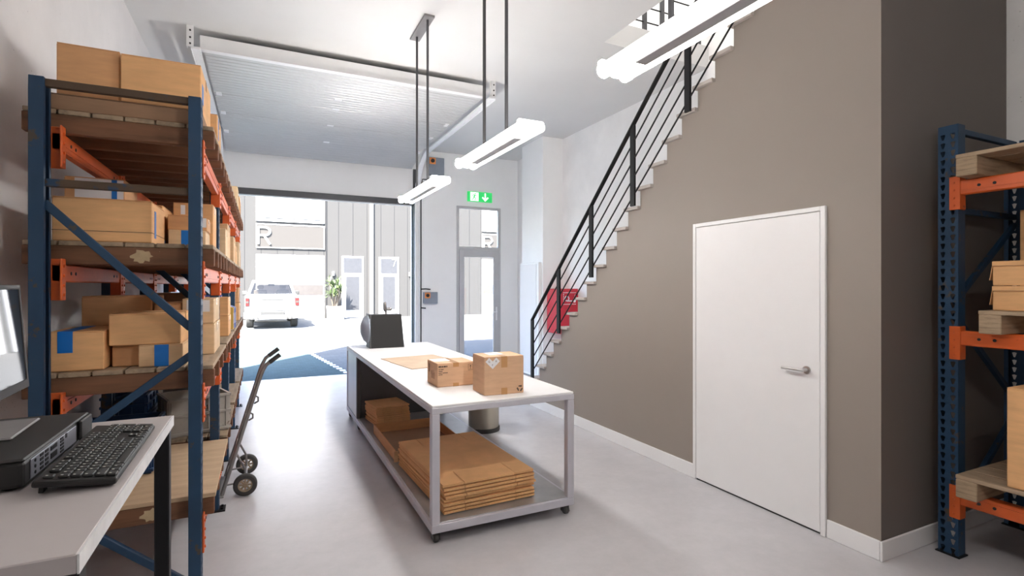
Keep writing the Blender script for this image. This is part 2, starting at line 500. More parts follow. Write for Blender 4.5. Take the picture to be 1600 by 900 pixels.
# ---- glazed exit door
d1 = thing('door_1', 'grey aluminium glazed exit door with a window above', 'door', (3.87, YB, 0)); d1['kind'] = 'structure'
y0, y1 = YB - .012, YB + .06
fw = .048
m = MB()
m.box(EX0, EX0 + fw, y0, y1, 0, EZ, .003).box(EX1 - fw, EX1, y0, y1, 0, EZ, .003)
m.box(EX0 + fw, EX1 - fw, y0, y1, EZ - fw, EZ, .003).box(EX0 + fw, EX1 - fw, y0, y1, 2.30, 2.36, .003)
m.build('door_frame', MT['frame'], d1)
m = MB()
lx0, lx1 = EX0 + fw + .004, EX1 - fw - .004
m.box(lx0, lx0 + .10, y0 - .012, y1 - .015, .012, 2.294, .003).box(lx1 - .10, lx1, y0 - .012, y1 - .015, .012, 2.294, .003)
m.box(lx0 + .10, lx1 - .10, y0 - .012, y1 - .015, 2.16, 2.294, .003).box(lx0 + .10, lx1 - .10, y0 - .012, y1 - .015, .012, .17, .003)
m.build('door_leaf', MT['frame'], d1)
MB().box(lx0 + .10, lx1 - .10, YB + .012, YB + .018, .17, 2.16).build('door_glass', MT['glass'], d1)
MB().box(EX0 + fw, EX1 - fw, YB + .012, YB + .018, 2.36, EZ - fw).build('transom_glass', MT['glass'], d1)
m = MB(); m.box(lx1 - .066, lx1 - .034, y0 - .022, y0 - .012, .90, 1.17, .004)
m.tube([(lx1 - .05, y0 - .02, 1.07), (lx1 - .05, y0 - .06, 1.07), (lx1 - .16, y0 - .06, 1.07)], .009, 8)
m.build('door_handle', MT['doorw'], d1, True)

# ---- overhead loading door: dark jambs, tracks, raised sections
g3 = thing('door_3', 'raised sectional loading door on overhead tracks', 'door', (1., 7.7, 3.9)); g3['kind'] = 'structure'
m = MB()
m.box(GX1, GX1 + .10, YB - .035, YB + .10, 0, ZC - .38, .004).box(GX0 - .10, GX0, YB - .035, YB + .10, 0, ZC - .38, .004)
m.box(GX0, GX1, YB - .03, YB + .10, GZ - .005, GZ + .10, .004)
m.build('door_frame', MT['dgrey'], g3)
# sections: ribbed underside
def zdoor(y):                                    # centre line of the raised leaf, dipping at its far end
    return 3.955 - (.0 if y < 8.2 else .205 * ((y - 8.2) / 1.25) ** 1.6)
secs = [(6.06, 7.28, 0), (7.30, 8.05, 0), (8.07, 8.78, 0), (8.80, 9.46, 0)]
for a, b, _ in secs:
    n = int((b - a) / .082)
    under, over = [], []
    for i in range(n):
        p, q = a + (b - a) * i / n, a + (b - a) * (i + 1) / n
        under += [(p, zdoor(p) + .008), (p + .011, zdoor(p) - .008), (q - .011, zdoor(q) - .008), (q, zdoor(q) + .008)]
    over = [(b, zdoor(b) + .045), (a, zdoor(a) + .045)]
    # drop repeated points
    pl = []
    for p in under + over:
        if not pl or (abs(p[0] - pl[-1][0]) + abs(p[1] - pl[-1][1])) > 1e-5: pl.append(p)
    MB().prism(pl, 0, GX0 + .09, GX1 - .06).build('door_section', MT['alu'], g3)
# front rail (bottom edge of the raised leaf) and its bright rubber edge
MB().box(GX0 + .06, GX1 - .03, 6.0, 6.055, 3.955, 4.085, .004).build('bottom_rail', MT['galv'], g3)
MB().box(GX0 + .06, GX1 - .03, 5.985, 6.058, 3.94, 3.955).build('rail_edge', MT['doorw'], g3)
# tracks
def track(x, sgn):
    m = MB()
    w = .075
    pts = [(5.95, 3.93), (8.7, 3.93)]
    for i in range(1, 9):
        t = i / 8 * PI / 2
        pts.append((8.7 + .78 * math.sin(t), 3.93 - .78 * (1 - math.cos(t))))
    pts.append((9.48, .02))
    for (ya, za), (yb, zb) in zip(pts, pts[1:]):
        m.bar((x, ya, za), (x, yb, zb), w, .022, up=(0, .7, .7) if abs(zb - za) > 1e-6 else (0, 0, 1))
        m.bar((x + sgn * w / 2, ya, za), (x + sgn * w / 2, yb, zb), .006, .05, up=(0, .7, .7) if abs(zb - za) > 1e-6 else (0, 0, 1))
    return m.build('track', MT['galv'], g3)
track(GX0 + .03, -1); track(GX1 + .04, 1)
for x in (GX0 - .02, GX1 + .06):
    m = MB(); m.box(x - .03, x + .03, 5.965, 5.972, 3.94, ZC, .002).box(x - .03, x - .024, 5.965, 6.02, 3.94, ZC)
    br = m.build('track_bracket', MT['galv'], g3)
    for z in (3.97, 4.03, 4.10):
        MB().cyl((x + .002, 5.966, z), (x + .002, 5.958, z), .009, 12).build('bolt', MT['blackm'], br)
for y, x in ((6.9, .86), (7.29, .88), (8.06, .9), (8.79, .92)):
    MB().box(x - .045, x + .045, y - .03, y + .03, zdoor(y) - .012, zdoor(y) + .004, .003).build('centre_hinge', MT['galv'], g3)
for x in (GX0 + .14, GX1 - .12):
    for y in (7.29, 8.06, 8.79):
        MB().box(x - .03, x + .03, y - .055, y + .055, zdoor(y) - .02, zdoor(y) + .006, .003).build('roller_hinge', MT['galv'], g3)

# ---- control boxes, conduit, exit sign on the back wall
def ctrl(x0, x1, z0, z1, d, lab):
    t = thing('control_box', lab, 'switch box', ((x0 + x1) / 2, YB, z0), 0, 'loading door control boxes')
    MB().box(x0, x1, YB - d, YB, z0, z1, .006).build('housing', MT['bgrey'], t)
    w = min(.12, (x1 - x0) * .4)
    MB().box(x0 + .01, x0 + .01 + w, YB - d - .008, YB - d, z1 - .01 - w, z1 - .01, .003).build('switch_plate', MT['swo'], t)
    k = MB().cyl((x0 + .01 + w / 2, YB - d - .008, z1 - .01 - w / 2), (x0 + .01 + w / 2, YB - d - .03, z1 - .01 - w / 2), w * .3, 16)
    k.build('rotary_switch', MT['blackm'], t, True)
ctrl(2.80, 3.10, 3.68, 4.0, .16, 'large grey control box with orange switch high beside the loading door')
ctrl(2.73, 2.99, 1.26, 1.475, .10, 'small grey control box with orange switch at waist height by the jamb')
cd = thing('cable_conduit', 'thin black conduit running down the white wall beside the jamb', 'conduit', (2.69, YB, 0))
MB().tube([(2.69, YB - .012, .02), (2.69, YB - .012, 3.45), (2.72, YB - .012, 3.6), (2.9, YB - .012, 3.6)], .011, 8).build('riser_pipe', MT['blackm'], cd)
MB().tube([(2.69, YB - .012, 1.53), (2.78, YB - .02, 1.535), (2.87, YB - .02, 1.525)], .011, 8).build('branch_pipe', MT['blackm'], cd)
MB().tube([(2.69, YB - .012, 1.18), (2.78, YB - .02, 1.17)], .011, 8).build('branch_pipe', MT['blackm'], cd)

es = thing('exit_sign', 'green emergency exit sign with running figure and down arrow', 'sign', (3.88, YB, 3.25))
MB().box(3.62, 4.14, YB - .03, YB, 3.25, 3.445, .004).build('sign_panel', MT['green'], es)
sy = YB - .032
MB().box(3.675, 3.845, sy - .001, sy + .002, 3.262, 3.433).build('door_symbol', MT['signw'], es)
m = MB()   # running figure
m.cyl((3.775, sy - .002, 3.405), (3.775, sy - .004, 3.405), .014, 14)
for a, b, w in [((3.77, 3.385), (3.75, 3.335), .024), ((3.752, 3.338), (3.785, 3.315), .016), ((3.785, 3.315), (3.775, 3.275), .014),
                ((3.748, 3.338), (3.735, 3.30), .016), ((3.735, 3.30), (3.70, 3.285), .014), ((3.768, 3.38), (3.80, 3.36), .012),
                ((3.80, 3.36), (3.818, 3.375), .011), ((3.765, 3.382), (3.725, 3.375), .012), ((3.725, 3.375), (3.71, 3.35), .011)]:
    m.bar((a[0], sy - .003, a[1]), (b[0], sy - .003, b[1]), w, .002, up=(0, 1, 0))
m.build('running_figure', MT['green'], es)
m = MB()
m.bar((3.99, sy, 3.425), (3.99, sy, 3.32), .026, .003, up=(0, 1, 0))
for sx in (-1, 1): m.bar((3.99 + sx * .062, sy, 3.345), (3.99 - sx * .008, sy, 3.278), .028, .003, up=(0, 1, 0))
m.build('arrow_symbol', MT['signw'], es)

# ---- white cupboard on the pilaster, red hose cabinet in the corner
t = thing('wall_cupboard', 'tall white utility cupboard against the pilaster', 'cupboard', (4.29, 8.2, 0))
MB().box(4.265, 4.323, 7.86, 8.58, .02, 2.0, .006).build('cupboard_body', MT['white'], t)
MB().box(4.256, 4.265, 7.93, 8.56, .06, 1.97, .004).build('cupboard_door', MT['doorw'], t)
t = thing('fire_hose_cabinet', 'red fire hose cabinet with white pictogram in the corner behind the stairs', 'fire cabinet', (4.55, 7.55, .78))
MB().box(4.40, 4.7195, 7.32, 7.8095, .80, 1.545, .008).build('cabinet_body', MT['red'], t)
MB().box(4.385, 4.40, 7.35, 7.78, .83, 1.52, .004).build('cabinet_door', MT['red'], t)
ly = 7.319
m = MB()
for i in range(9):
    m.box(4.43 + i * .028, 4.448 + i * .028, ly - .001, ly + .001, 1.475, 1.487).box(4.43 + i * .028, 4.448 + i * .028, ly - .001, ly + .001, 1.285, 1.297)
for i in range(6): m.box(4.43, 4.442, ly - .001, ly + .001, 1.305 + i * .028, 1.32 + i * .028)
m.lathe([(.028, -.001), (.028, .001), (.046, .001), (.046, -.001), (.028, -.001)], (4.50, ly, 1.385), 20, 'Y')
m.bar((4.50, ly, 1.345), (4.60, ly, 1.345), .018, .002, up=(0, 1, 0))
m.prism([(4.63, 1.32), (4.665, 1.32), (4.678, 1.37), (4.655, 1.46), (4.645, 1.41), (4.625, 1.39)], 1, ly - .001, ly + .001)
m.build('pictogram', MT['label'], t)

# ---- pendant lamps
def lamp(yc, L, lab, rods, n):
    x, zb = (1.42, 1.415, 1.385, 1.385)[n], 2.50
    t = thing('pendant_lamp', lab, 'pendant lamp', (x, yc, zb), 0, 'twin tube pendant lamps along the aisle')
    MB().box(x - .05, x + .05, yc - .27, yc + .27, ZC - .022, ZC, .003).build('ceiling_plate', MT['gsteel'], t)
    for ry in rods: MB().cyl((x, ry, zb + .06), (x, ry, ZC - .02), .0115, 10).build('rod', MT['dgrey'], t)
    # lit translucent housing with two tubes and a grey strip between them
    y0, y1 = yc - L / 2, yc + L / 2
    MB().prism([(x - .074, zb + .036), (x - .056, zb + .064), (x + .056, zb + .064), (x + .074, zb + .036), (x + .03, zb + .036), (x - .03, zb + .036)], 1, y0 + .015, y1 - .015).build('housing', MT['diff2' if n == 0 else 'diff'], t)
    for sx in (-1, 1):
        MB().cyl((x + sx * .060, y0 + .02, zb + .027), (x + sx * .060, y1 - .02, zb + .027), .026, 18).build('tube', MT[('tube2', 'tube', 'tube3', 'tube3')[n]], t, True)
    MB().box(x - .031, x + .031, y0 + .16, y1 - .16, zb - .001, zb + .036, .004).build('reflector_strip', MT['frame'], t)
    for yy, s in ((y0, -1), (y1, 1)):
        m = MB(); m.box(x - .088, x + .088, yy - .016, yy + .016, zb + .030, zb + .066, .010)
        for sx in (-1, 1): m.cyl((x + sx * .056, yy - .016, zb + .028), (x + sx * .056, yy + .016, zb + .028), .031, 18)
        m.box(x - .024, x + .024, yy - .014, yy + .014, zb + .004, zb + .036, .008)
        m.build('end_cap', MT[('cap', 'cap2', 'cap3', 'cap4')[n]] if s > 0 else MT['cap5' if n == 0 else 'diff'], t)
lamp(5.03, 1.2, 'pendant lamp nearest the loading door, on two thin black rods', (4.83, 5.21), 0)
lamp(3.235, 1.06, 'pendant lamp above the packing table, between the other two', (3.04, 3.41), 1)
lamp(1.32, 1.06, 'large bright pendant lamp in front of the upper stairs', (1.13, 1.51), 2)
lamp(-.55, 1.06, 'unseen pendant lamp added behind the camera, continuing the row', (-.74, -.36), 3)  # unseen extra lamp, added to brighten the rack, desk and end wall

# ================================================================== PALLET RACKS
def hole_strip(m, x, y0, y1, z0, z1, pitch=.05, rows=((.28, 0), (.72, .025))):
    """sheet in the plane x = const with columns of teardrop holes"""
    w = y1 - y0
    ncol = len(rows)
    edges = [y0 + w * i / ncol for i in range(ncol + 1)]
    for ci, (c, ph) in enumerate(rows):
        a, b = edges[ci], edges[ci + 1]
        yc = (a + b) / 2
        n = int((z1 - z0) / pitch)
        for i in range(n):
            za, zb = z0 + i * pitch, z0 + (i + 1) * pitch if i < n - 1 else z1
            zc = za + pitch * .5
            hw, hh = min(.013, (b - a) * .36), pitch * .34
            outer = [(a, za), (yc, za), (b, za), (b, zc), (b, zb), (yc, zb), (a, zb), (a, zc)]
            inner = [(yc - hw * .35, zc - hh), (yc, zc - hh * 1.05), (yc + hw * .35, zc - hh), (yc + hw * .75, zc), (yc + hw, zc + hh * .75), (yc, zc + hh), (yc - hw, zc + hh * .75), (yc - hw * .75, zc)]
            O = [m.b.verts.new((x, *p)) for p in outer]; I = [m.b.verts.new((x, *p)) for p in inner]
            for k in range(8):
                m.b.faces.new((O[k], O[(k + 1) % 8], I[(k + 1) % 8], I[k]))
    return m

def upright(parent, xa, xb, y0, y1, H, aisle):
    """C-section post between xa<xb; aisle = +1 if the punched face looks to +x"""
    xf = xb if aisle > 0 else xa
    m = MB(); hole_strip(m, xf, y0, y1, 0.01, H)
    xo = xa if aisle > 0 else xb
    for y in (y0, y1):
        m.poly([(xf, y, .01), (xo, y, .01), (xo, y, H), (xf, y, H)])
    for y, s in ((y0, 1), (y1, -1)):
        m.poly([(xo, y, .01), (xo, y + s * .022, .01), (xo, y + s * .022, H), (xo, y, H)])
    bmesh.ops.remove_doubles(m.b, verts=m.b.verts[:], dist=1e-5)
    bmesh.ops.recalc_face_normals(m.b, faces=m.b.faces[:])
    p = m.build('post', MT['blue'], parent, solid=.003)
    f = MB(); f.box(min(xa, xb) - .012, max(xa, xb) + .03 * (1 if aisle > 0 else 0) + .012, y0 - .012, y1 + .012, 0, .008, .002)
    for y in (y0 + .02, y1 - .02):
        f.cyl(((xa + xb) / 2 + aisle * .046, y, .008), ((xa + xb) / 2 + aisle * .046, y, .022), .009, 6)
    f.build('foot_plate', MT['black'], p)
    return p

def frame_brace(parent, x0, x1, y, zs, dg, rusty=False):
    for z in zs:
        MB().bar((x0, y, z), (x1, y, z), .03, .036, bev=.003).build('horizontal_brace', MT['rust' if rusty else 'blue'], parent)
    for (xa, za, xb, zb) in dg:
        MB().bar((xa, y, za), (xb, y, zb), .026, .036, bev=.003).build('diagonal_brace', MT['blue'], parent)

def beam(parent, xc, w, y0, y1, zt, aisle):
    """step beam along y with its end connectors; outer face on the aisle side"""
    h = .085
    m = MB(); m.box(xc - w / 2, xc + w / 2, y0, y1, zt - h, zt, .006)
    xo = xc + aisle * w / 2
    m.box(min(xo, xo + aisle * .004), max(xo, xo + aisle * .004), y0 + .02, y1 - .02, zt - h * .72, zt - h * .28)
    b = m.build('beam', MT['orange'], parent)
    for yy, s in ((y0, 1), (y1, -1)):
        c = MB()
        c.box(xc - w / 2 - .004, xc + w / 2 + .006, min(yy, yy + s * .012), max(yy, yy + s * .012), zt - .17, zt + .025, .002)
        c.box(min(xo, xo + aisle * .008), max(xo, xo + aisle * .008), yy - s * .042, yy + s * .012, zt - .17, zt + .025, .002)
        for i in range(4):
            c.cyl((xo + aisle * .004, yy - s * .02, zt - .145 + i * .045), (xo + aisle * .014, yy - s * .02, zt - .145 + i * .045), .007, 8)
        c.build('connector', MT['orange'], b)
        for q in (.10, .17): MB().cyl((xo + aisle * .002, yy + s * q, zt - h * .5), (xo + aisle * .0065, yy + s * q, zt - h * .5), .0085, 10).build('bolt', MT['blackm'], b)
    return b

# ---- long rack along the left wall: four bays
RXA, RXB = -.945, -.28
Y0R, PITCH = 3.04, 1.18
BT = [.40, 1.07, 1.70, 2.32]                   # beam tops
HR = 2.545
rack = thing('pallet_rack', 'tall blue and orange pallet rack of four bays along the concrete wall', 'pallet rack', (-.61, 5.4, 0))
PD = .09
for k in range(5):
    y = Y0R + PITCH * k
    upright(rack, RXA, RXA + .052, y, y + PD, HR, -1)
    upright(rack, RXB - .052, RXB, y, y + PD, HR, 1)
    yb = y + .03
    a, b = RXA + .045, RXB - .045
    frame_brace(rack, a, b, yb, (2.525, 2.07) if k == 0 else (2.525,), [(a, 1.98, b, 1.385), (b, 1.25, a, .80), (a, .58, b, .09)], True)
for k in range(4):
    ya, yb = Y0R + PITCH * k + PD + .001, Y0R + PITCH * (k + 1) - .001
    for zt in BT:
        beam(rack, RXB - .02, .045, ya, yb, zt, 1)
        beam(rack, RXA + .0745, .045, ya, yb, zt, 1)

# ---- short rack by the right wall
SX0, SX1 = 3.68, 4.56
SB = [.40, 1.335, 2.215]
rack2 = thing('pallet_rack', 'shorter dark blue and orange pallet rack beside the taupe end wall', 'pallet rack', (4.1, .4, 0))
for y in (1.63, -.92):
    upright(rack2, SX0, SX0 + .075, y, y + .10, 2.55, -1)
    upright(rack2, SX1 - .075, SX1, y, y + .10, 2.55, 1)
    a, b = SX0 + .07, SX1 - .07
    frame_brace(rack2, a, b, y + .05, (2.53, 2.05), [(a, 1.50, b, 2.0), (b, .85, a, 1.42), (a, .2, b, .75)])
for zt in SB:
    beam(rack2, SX0 + .025, .05, -.819, 1.629, zt, -1)
    beam(rack2, SX1 - .025, .05, -.819, 1.629, zt, 1)

# ---- pallets
def pallet(x0, x1, y0, y1, z, label, group, blocks=(0, .5, 1.), sw=.045, sh=.09, ply=False, block_mat='wood', boards=6, chip=None):
    t = thing('wooden_pallet', label, 'pallet', ((x0 + x1) / 2, (y0 + y1) / 2, z), 0, group)
    L = y1 - y0 - sw
    for b in blocks:
        ya = y0 + L * b
        st = MB().box(x0, x1, ya, ya + sw, z, z + sh, .004).build('stringer', MT[block_mat], t)
        if chip is not None and b == 0:      # scraped pale patch on the end board
            r_ = random.Random(int(chip * 100)); ring = []
            for q in range(22):
                aq = q / 22 * 2 * PI; rr = r_.uniform(.62, 1.)
                ring.append((x0 + chip + .052 * rr * math.cos(aq), z + sh * .5 + sh * .40 * rr * math.sin(aq)))
            MB().prism(ring, 1, ya - .0006, ya + .001).build('scraped_patch', MT['bare'], st)
    if ply:
        MB().box(x0 + .004, x1 + .006, y0 - .004, y1 + .004, z + sh, z + sh + .022, .002).build('plywood_deck', MT['ply'], t)
    else:
        w = (x1 - x0) / boards
        for i in range(boards):
            MB().box(x0 + i * w + .004, x0 + (i + 1) * w - .004, y0 - .003, y1 + .003, z + sh, z + sh + .022, .003).build('deck_board', MT['woodl'], t)
    return t
lv = ['lowest rack shelf', 'second rack shelf up', 'third rack shelf up', 'top rack shelf']
bay = ['first bay from the desk', 'second bay from the desk', 'third bay from the desk', 'bay beside the loading door']
G = 'wooden pallets on the long rack'
for k in range(4):
    for l in range(4):
        ya = Y0R + PITCH * k + PD + .02
        p = dict(x0=-1.005, x1=-.228, y0=ya, y1=ya + 1.06, z=BT[l] + .001)
        kw = {}
        if l == 0 and k == 0: kw = dict(ply=True)
        cw = {(0, 2): .46, (0, 0): .50}.get((k, l))
        pallet(label='worn pallet on the %s, %s' % (lv[l], bay[k]) if (k, l) != (0, 0) else 'wooden pallet with smooth bare plywood top, lowest shelf beside the desk',
               group=G, blocks=(0, .27, .5, .76, 1.) if l >= 2 else (0, .34, .68, 1.), chip=cw, **p, **kw)
G2 = 'pallets on the short rack'
for z, yy, nm in ((SB[0], 1.585, 'lowest'), (SB[1], 1.48, 'middle'), (SB[2], 1.585, 'top')):
    pallet(3.55, 4.66, yy - 1.1, yy, z + .001, 'pallet with thick laminated blocks on the %s shelf of the short rack' % nm, G2, blocks=(0, .5, 1.), sw=.098, sh=.104, block_mat='woode', boards=7)

# ================================================================== CARTONS
CARD = ['c1', 'c2', 'c3', 'c4', 'c5']
def carton(x0, x1, y0, y1, z0, z1, label, mat='c1', rz=0., group=None, tape='tape', flaps='y', name='cardboard_box', open_lip=False):
    """closed carton: body, two top flaps meeting in a seam, packing tape over the seam and down both ends"""
    cx, cy = (x0 + x1) / 2, (y0 + y1) / 2
    hx, hy, h = (x1 - x0) / 2, (y1 - y0) / 2, z1 - z0
    t = thing(name, label, 'box', (cx, cy, z0), 0, group)
    ORG[t] = Vector((0, 0, 0))
    MB().box(-hx, hx, -hy, hy, .0005, h - .004, .004).build('carton_body', MT[mat], t)
    if flaps == 'y':     # seam runs along x
        MB().box(-hx + .001, hx - .001, -hy + .001, -.0015, h - .004, h, .001).build('top_flap', MT[mat], t)
        MB().box(-hx + .001, hx - .001, .0015, hy - .001, h - .004, h, .001).build('top_flap', MT[mat], t)
    else:                # seam runs along y
        MB().box(-hx + .001, -.0015, -hy + .001, hy - .001, h - .004, h, .001).build('top_flap', MT[mat], t)
        MB().box(.0015, hx - .001, -hy + .001, hy - .001, h - .004, h, .001).build('top_flap', MT[mat], t)
    if tape:
        w = .024; d = min(.055, h * .3); m = MB()
        if flaps == 'y':
            m.box(-hx, hx, -w, w, h, h + .0008)
            for s in (-1, 1): m.box(min(s * hx, s * (hx + .0008)), max(s * hx, s * (hx + .0008)), -w, w, h - d, h + .0008)
        else:
            m.box(-w, w, -hy, hy, h, h + .0008)
            for s in (-1, 1): m.box(-w, w, min(s * hy, s * (hy + .0008)), max(s * hy, s * (hy + .0008)), h - d, h + .0008)
        m.build('packing_tape', MT[tape], t)
    t.rotation_euler = (0, 0, rz)
    t['_h'] = 0; del t['_h']
    return t
def strip(t, x0, x1, y0, y1, z0, z1, mat, name='blue_tape', rel=None, lab=None):
    """flat strip fixed on a carton; world-axis coordinates relative to the carton's base centre"""
    o = MB().box(x0, x1, y0, y1, z0, z1).build(name, MT[mat], t)
    if lab: o['label'] = lab
    return o
def front_strip(t, hx, hy, u0, u1, z0, z1, mat='btape', name='blue_tape', lab=None):
    return strip(t, u0, u1, -hy - .0012, -hy + .0005, z0, z1, mat, name, lab=lab)
def side_strip(t, hx, hy, v0, v1, z0, z1, mat='btape', name='blue_tape', lab=None):
    return strip(t, hx - .0005, hx + .0012, v0, v1, z0, z1, mat, name, lab=lab)

DT = [b + .1145 for b in BT]                    # pallet deck tops
T4, T3, T2, T1 = DT[3], DT[2], DT[1], DT[0]
# --- top shelf, first bay
carton(-.975, -.285, 3.16, 3.82, T4, T4 + .078, 'wide flat carton under the two topmost boxes of the rack', 'c4', tape=None)
t = carton(-.895, -.648, 3.2, 3.62, T4 + .079, T4 + .335, 'brown box at the wall end of the rack top', 'c2', rz=.02)
t = carton(-.632, -.288, 3.17, 3.66, T4 + .079, T4 + .318, 'orange-brown box at the aisle corner of the rack top', 'c1', rz=-.01)
hx, hy = .172, .245
side_strip(t, hx, hy, -.19, -.13, .06, .16, lab='blue tape on the aisle side')
t = carton(-.60, -.262, 3.86, 4.17, T4, T4 + .27, 'blue-taped box behind the corner box on the rack top', 'c1')
side_strip(t, .169, .155, -.10, -.05, .12, .26)
carton(-.70, -.26, 6.80, 7.14, T4, T4 + .31, 'pale box on the rack top above the loading door bay', 'c5')
carton(-.66, -.25, 7.18, 7.55, T4, T4 + .25, 'last box on the rack top, next to the loading door', 'c1')
# --- third shelf, first bay
t = carton(-.90, -.505, 3.17, 3.55, T3, T3 + .212, 'long brown carton with a lid line, third shelf beside the desk', 'c1', tape=None)
strip(t, -.1985, .1985, -.1915, .1915, .050, .0525, 'ink', 'lid_line')
side_strip(t, .1975, .19, -.12, -.075, .03, .17, lab='light blue tape strip')
a = carton(-.985, -.72, 3.62, 3.98, T3, T3 + .255, 'brown box standing against the wall under a white carton', 'c2')
t = carton(-.975, -.705, 3.62, 3.95, T3 + .257, T3 + .385, 'small box with white label and blue stripe on the wall-side stack', 'c2')
front_strip(t, .135, .165, -.09, .13, .012, .122, 'label', 'white_label')
front_strip(t, .135, .1665, .075, .10, .012, .122)
t = carton(-.70, -.52, 3.60, 3.98, T3, T3 + .25, 'medium box wedged behind the long carton with a blue top tape', 'c1', tape='btape', flaps='x')
side_strip(t, .09, .19, -.17, -.10, .0, .05)
t = carton(-.512, -.29, 3.92, 4.18, T3, T3 + .315, 'tall plain box at the back of the desk-side bay, third shelf', 'c1')
front_strip(t, .111, .13, -.07, -.045, .24, .30, 'label', 'white_label')
t = carton(-.495, -.305, 3.60, 3.86, T3, T3 + .112, 'low pale box with a blue tape square, third shelf', 'c5', tape=None)
front_strip(t, .095, .13, -.03, .03, .002, .11)
carton(-.50, -.375, 3.62, 3.84, T3 + .113, T3 + .20, 'small brown box stacked on the blue taped low box', 'c2')
t = carton(-.368, -.30, 3.62, 3.84, T3 + .113, T3 + .19, 'tiny box with white label beside the small brown one', 'c2')
front_strip(t, .034, .11, -.025, .03, .02, .075, 'label', 'white_label')
# --- second shelf, first bay
t = carton(-.925, -.705, 3.19, 3.58, T2, T2 + .192, 'box with broad blue tape down its wall-side corner, second shelf', 'c1', tape=None, flaps='y')
front_strip(t, .11, .195, -.07, -.012, .09, .193)
strip(t, -.07, -.012, -.195, .195, .192, .1935, 'btape')
carton(-.905, -.58, 3.64, 4.06, T2, T2 + .355, 'tall brown box behind the blue cornered box, second shelf', 'c2')
carton(-.69, -.575, 3.27, 3.58, T2, T2 + .108, 'short brown box supporting a wide box, second shelf', 'c2')
t = carton(-.567, -.375, 3.20, 3.56, T2, T2 + .112, 'pale box with a blue tape band supporting a wide box', 'c3', tape=None)
front_strip(t, .096, .18, -.028, .034, .001, .111)
carton(-.69, -.385, 3.21, 3.58, T2 + .113, T2 + .272, 'wide tan box laid across two smaller boxes, second shelf', 'c1')
t = carton(-.43, -.262, 3.64, 4.08, T2, T2 + .185, 'tan box at the aisle edge under a white labelled box', 'c5')
t = carton(-.43, -.265, 3.64, 4.06, T2 + .187, T2 + .335, 'white labelled box on another at the aisle edge, second shelf', 'c5')
front_strip(t, .0825, .21, -.06, .06, .07, .14, 'label', 'white_label')
carton(-.572, -.438, 3.66, 4.05, T2, T2 + .31, 'narrow brown box squeezed between two stacks, second shelf', 'c2')
# --- second bay
carton(-.72, -.50, 4.45, 4.80, T2, T2 + .36, 'dark brown box deep in the second bay, second shelf', 'c4')
carton(-.52, -.25, 4.86, 5.20, T2, T2 + .165, 'lower of two tan boxes in the second bay, second shelf', 'c1')
carton(-.52, -.252, 4.86, 5.18, T2 + .167, T2 + .318, 'upper of two tan boxes in the second bay, second shelf', 'c1')
carton(-.48, -.25, 4.50, 4.78, T3, T3 + .22, 'pale carton at the aisle edge, third shelf of the second bay', 'c5')
carton(-.52, -.255, 4.84, 5.2, T3, T3 + .29, 'taller pale carton behind another, third shelf of the second bay', 'c3')
carton(-.90, -.56, 4.5, 4.95, T3, T3 + .3, 'brown carton at the wall side, third shelf of the second bay', 'c2')
# --- third bay
carton(-.55, -.25, 5.72, 6.05, T3, T3 + .26, 'carton on the third shelf, third bay from the desk', 'c3')
carton(-.58, -.25, 6.12, 6.45, T3, T3 + .2, 'lower carton on the third shelf towards the loading door bay', 'c1')
carton(-.88, -.6, 5.7, 6.2, T2, T2 + .3, 'brown carton at the wall, second shelf of the third bay', 'c2')
# --- fourth bay
carton(-.50, -.25, 6.95, 7.3, T3, T3 + .30, 'tall pale carton on the third shelf by the loading door', 'c5')
carton(-.55, -.255, 7.34, 7.62, T3, T3 + .24, 'brown carton on the third shelf, last before the loading door', 'c1')
carton(-.52, -.25, 7.0, 7.4, T2, T2 + .21, 'lower box of the stack by the loading door, second shelf', 'c1')
carton(-.52, -.255, 7.0, 7.38, T2 + .212, T2 + .39, 'upper box of the stack by the loading door, second shelf', 'c2')
carton(-.9, -.6, 6.9, 7.4, T2, T2 + .3, 'wall-side brown box in the bay beside the loading door', 'c2')

# folders on the second shelf, third bay
def folder(x, y, mat, label, w, name='file_folder'):
    t = thing(name, label, 'folder', (x, y, T2), 0)
    ORG[t] = Vector((0, 0, 0))
    m = MB(); m.prism([(-.125, 0), (.125, 0), (.125, .20), (-.125, .30)], 1, 0, w); m.build('folder_body', MT[mat], t)
    MB().box(.1255, .127, w * .25, w * .75, .05, .15).build('spine_label', MT['label'], t)
    return t
folder(-.375, 5.62, 'yellow', 'yellow sloping magazine file on the second shelf, third bay', .10)
folder(-.370, 5.735, 'vblue', 'blue sloping magazine file next to the yellow one', .09)
folder(-.365, 5.84, 'vblue', 'blue magazine file farther from the yellow one', .09)

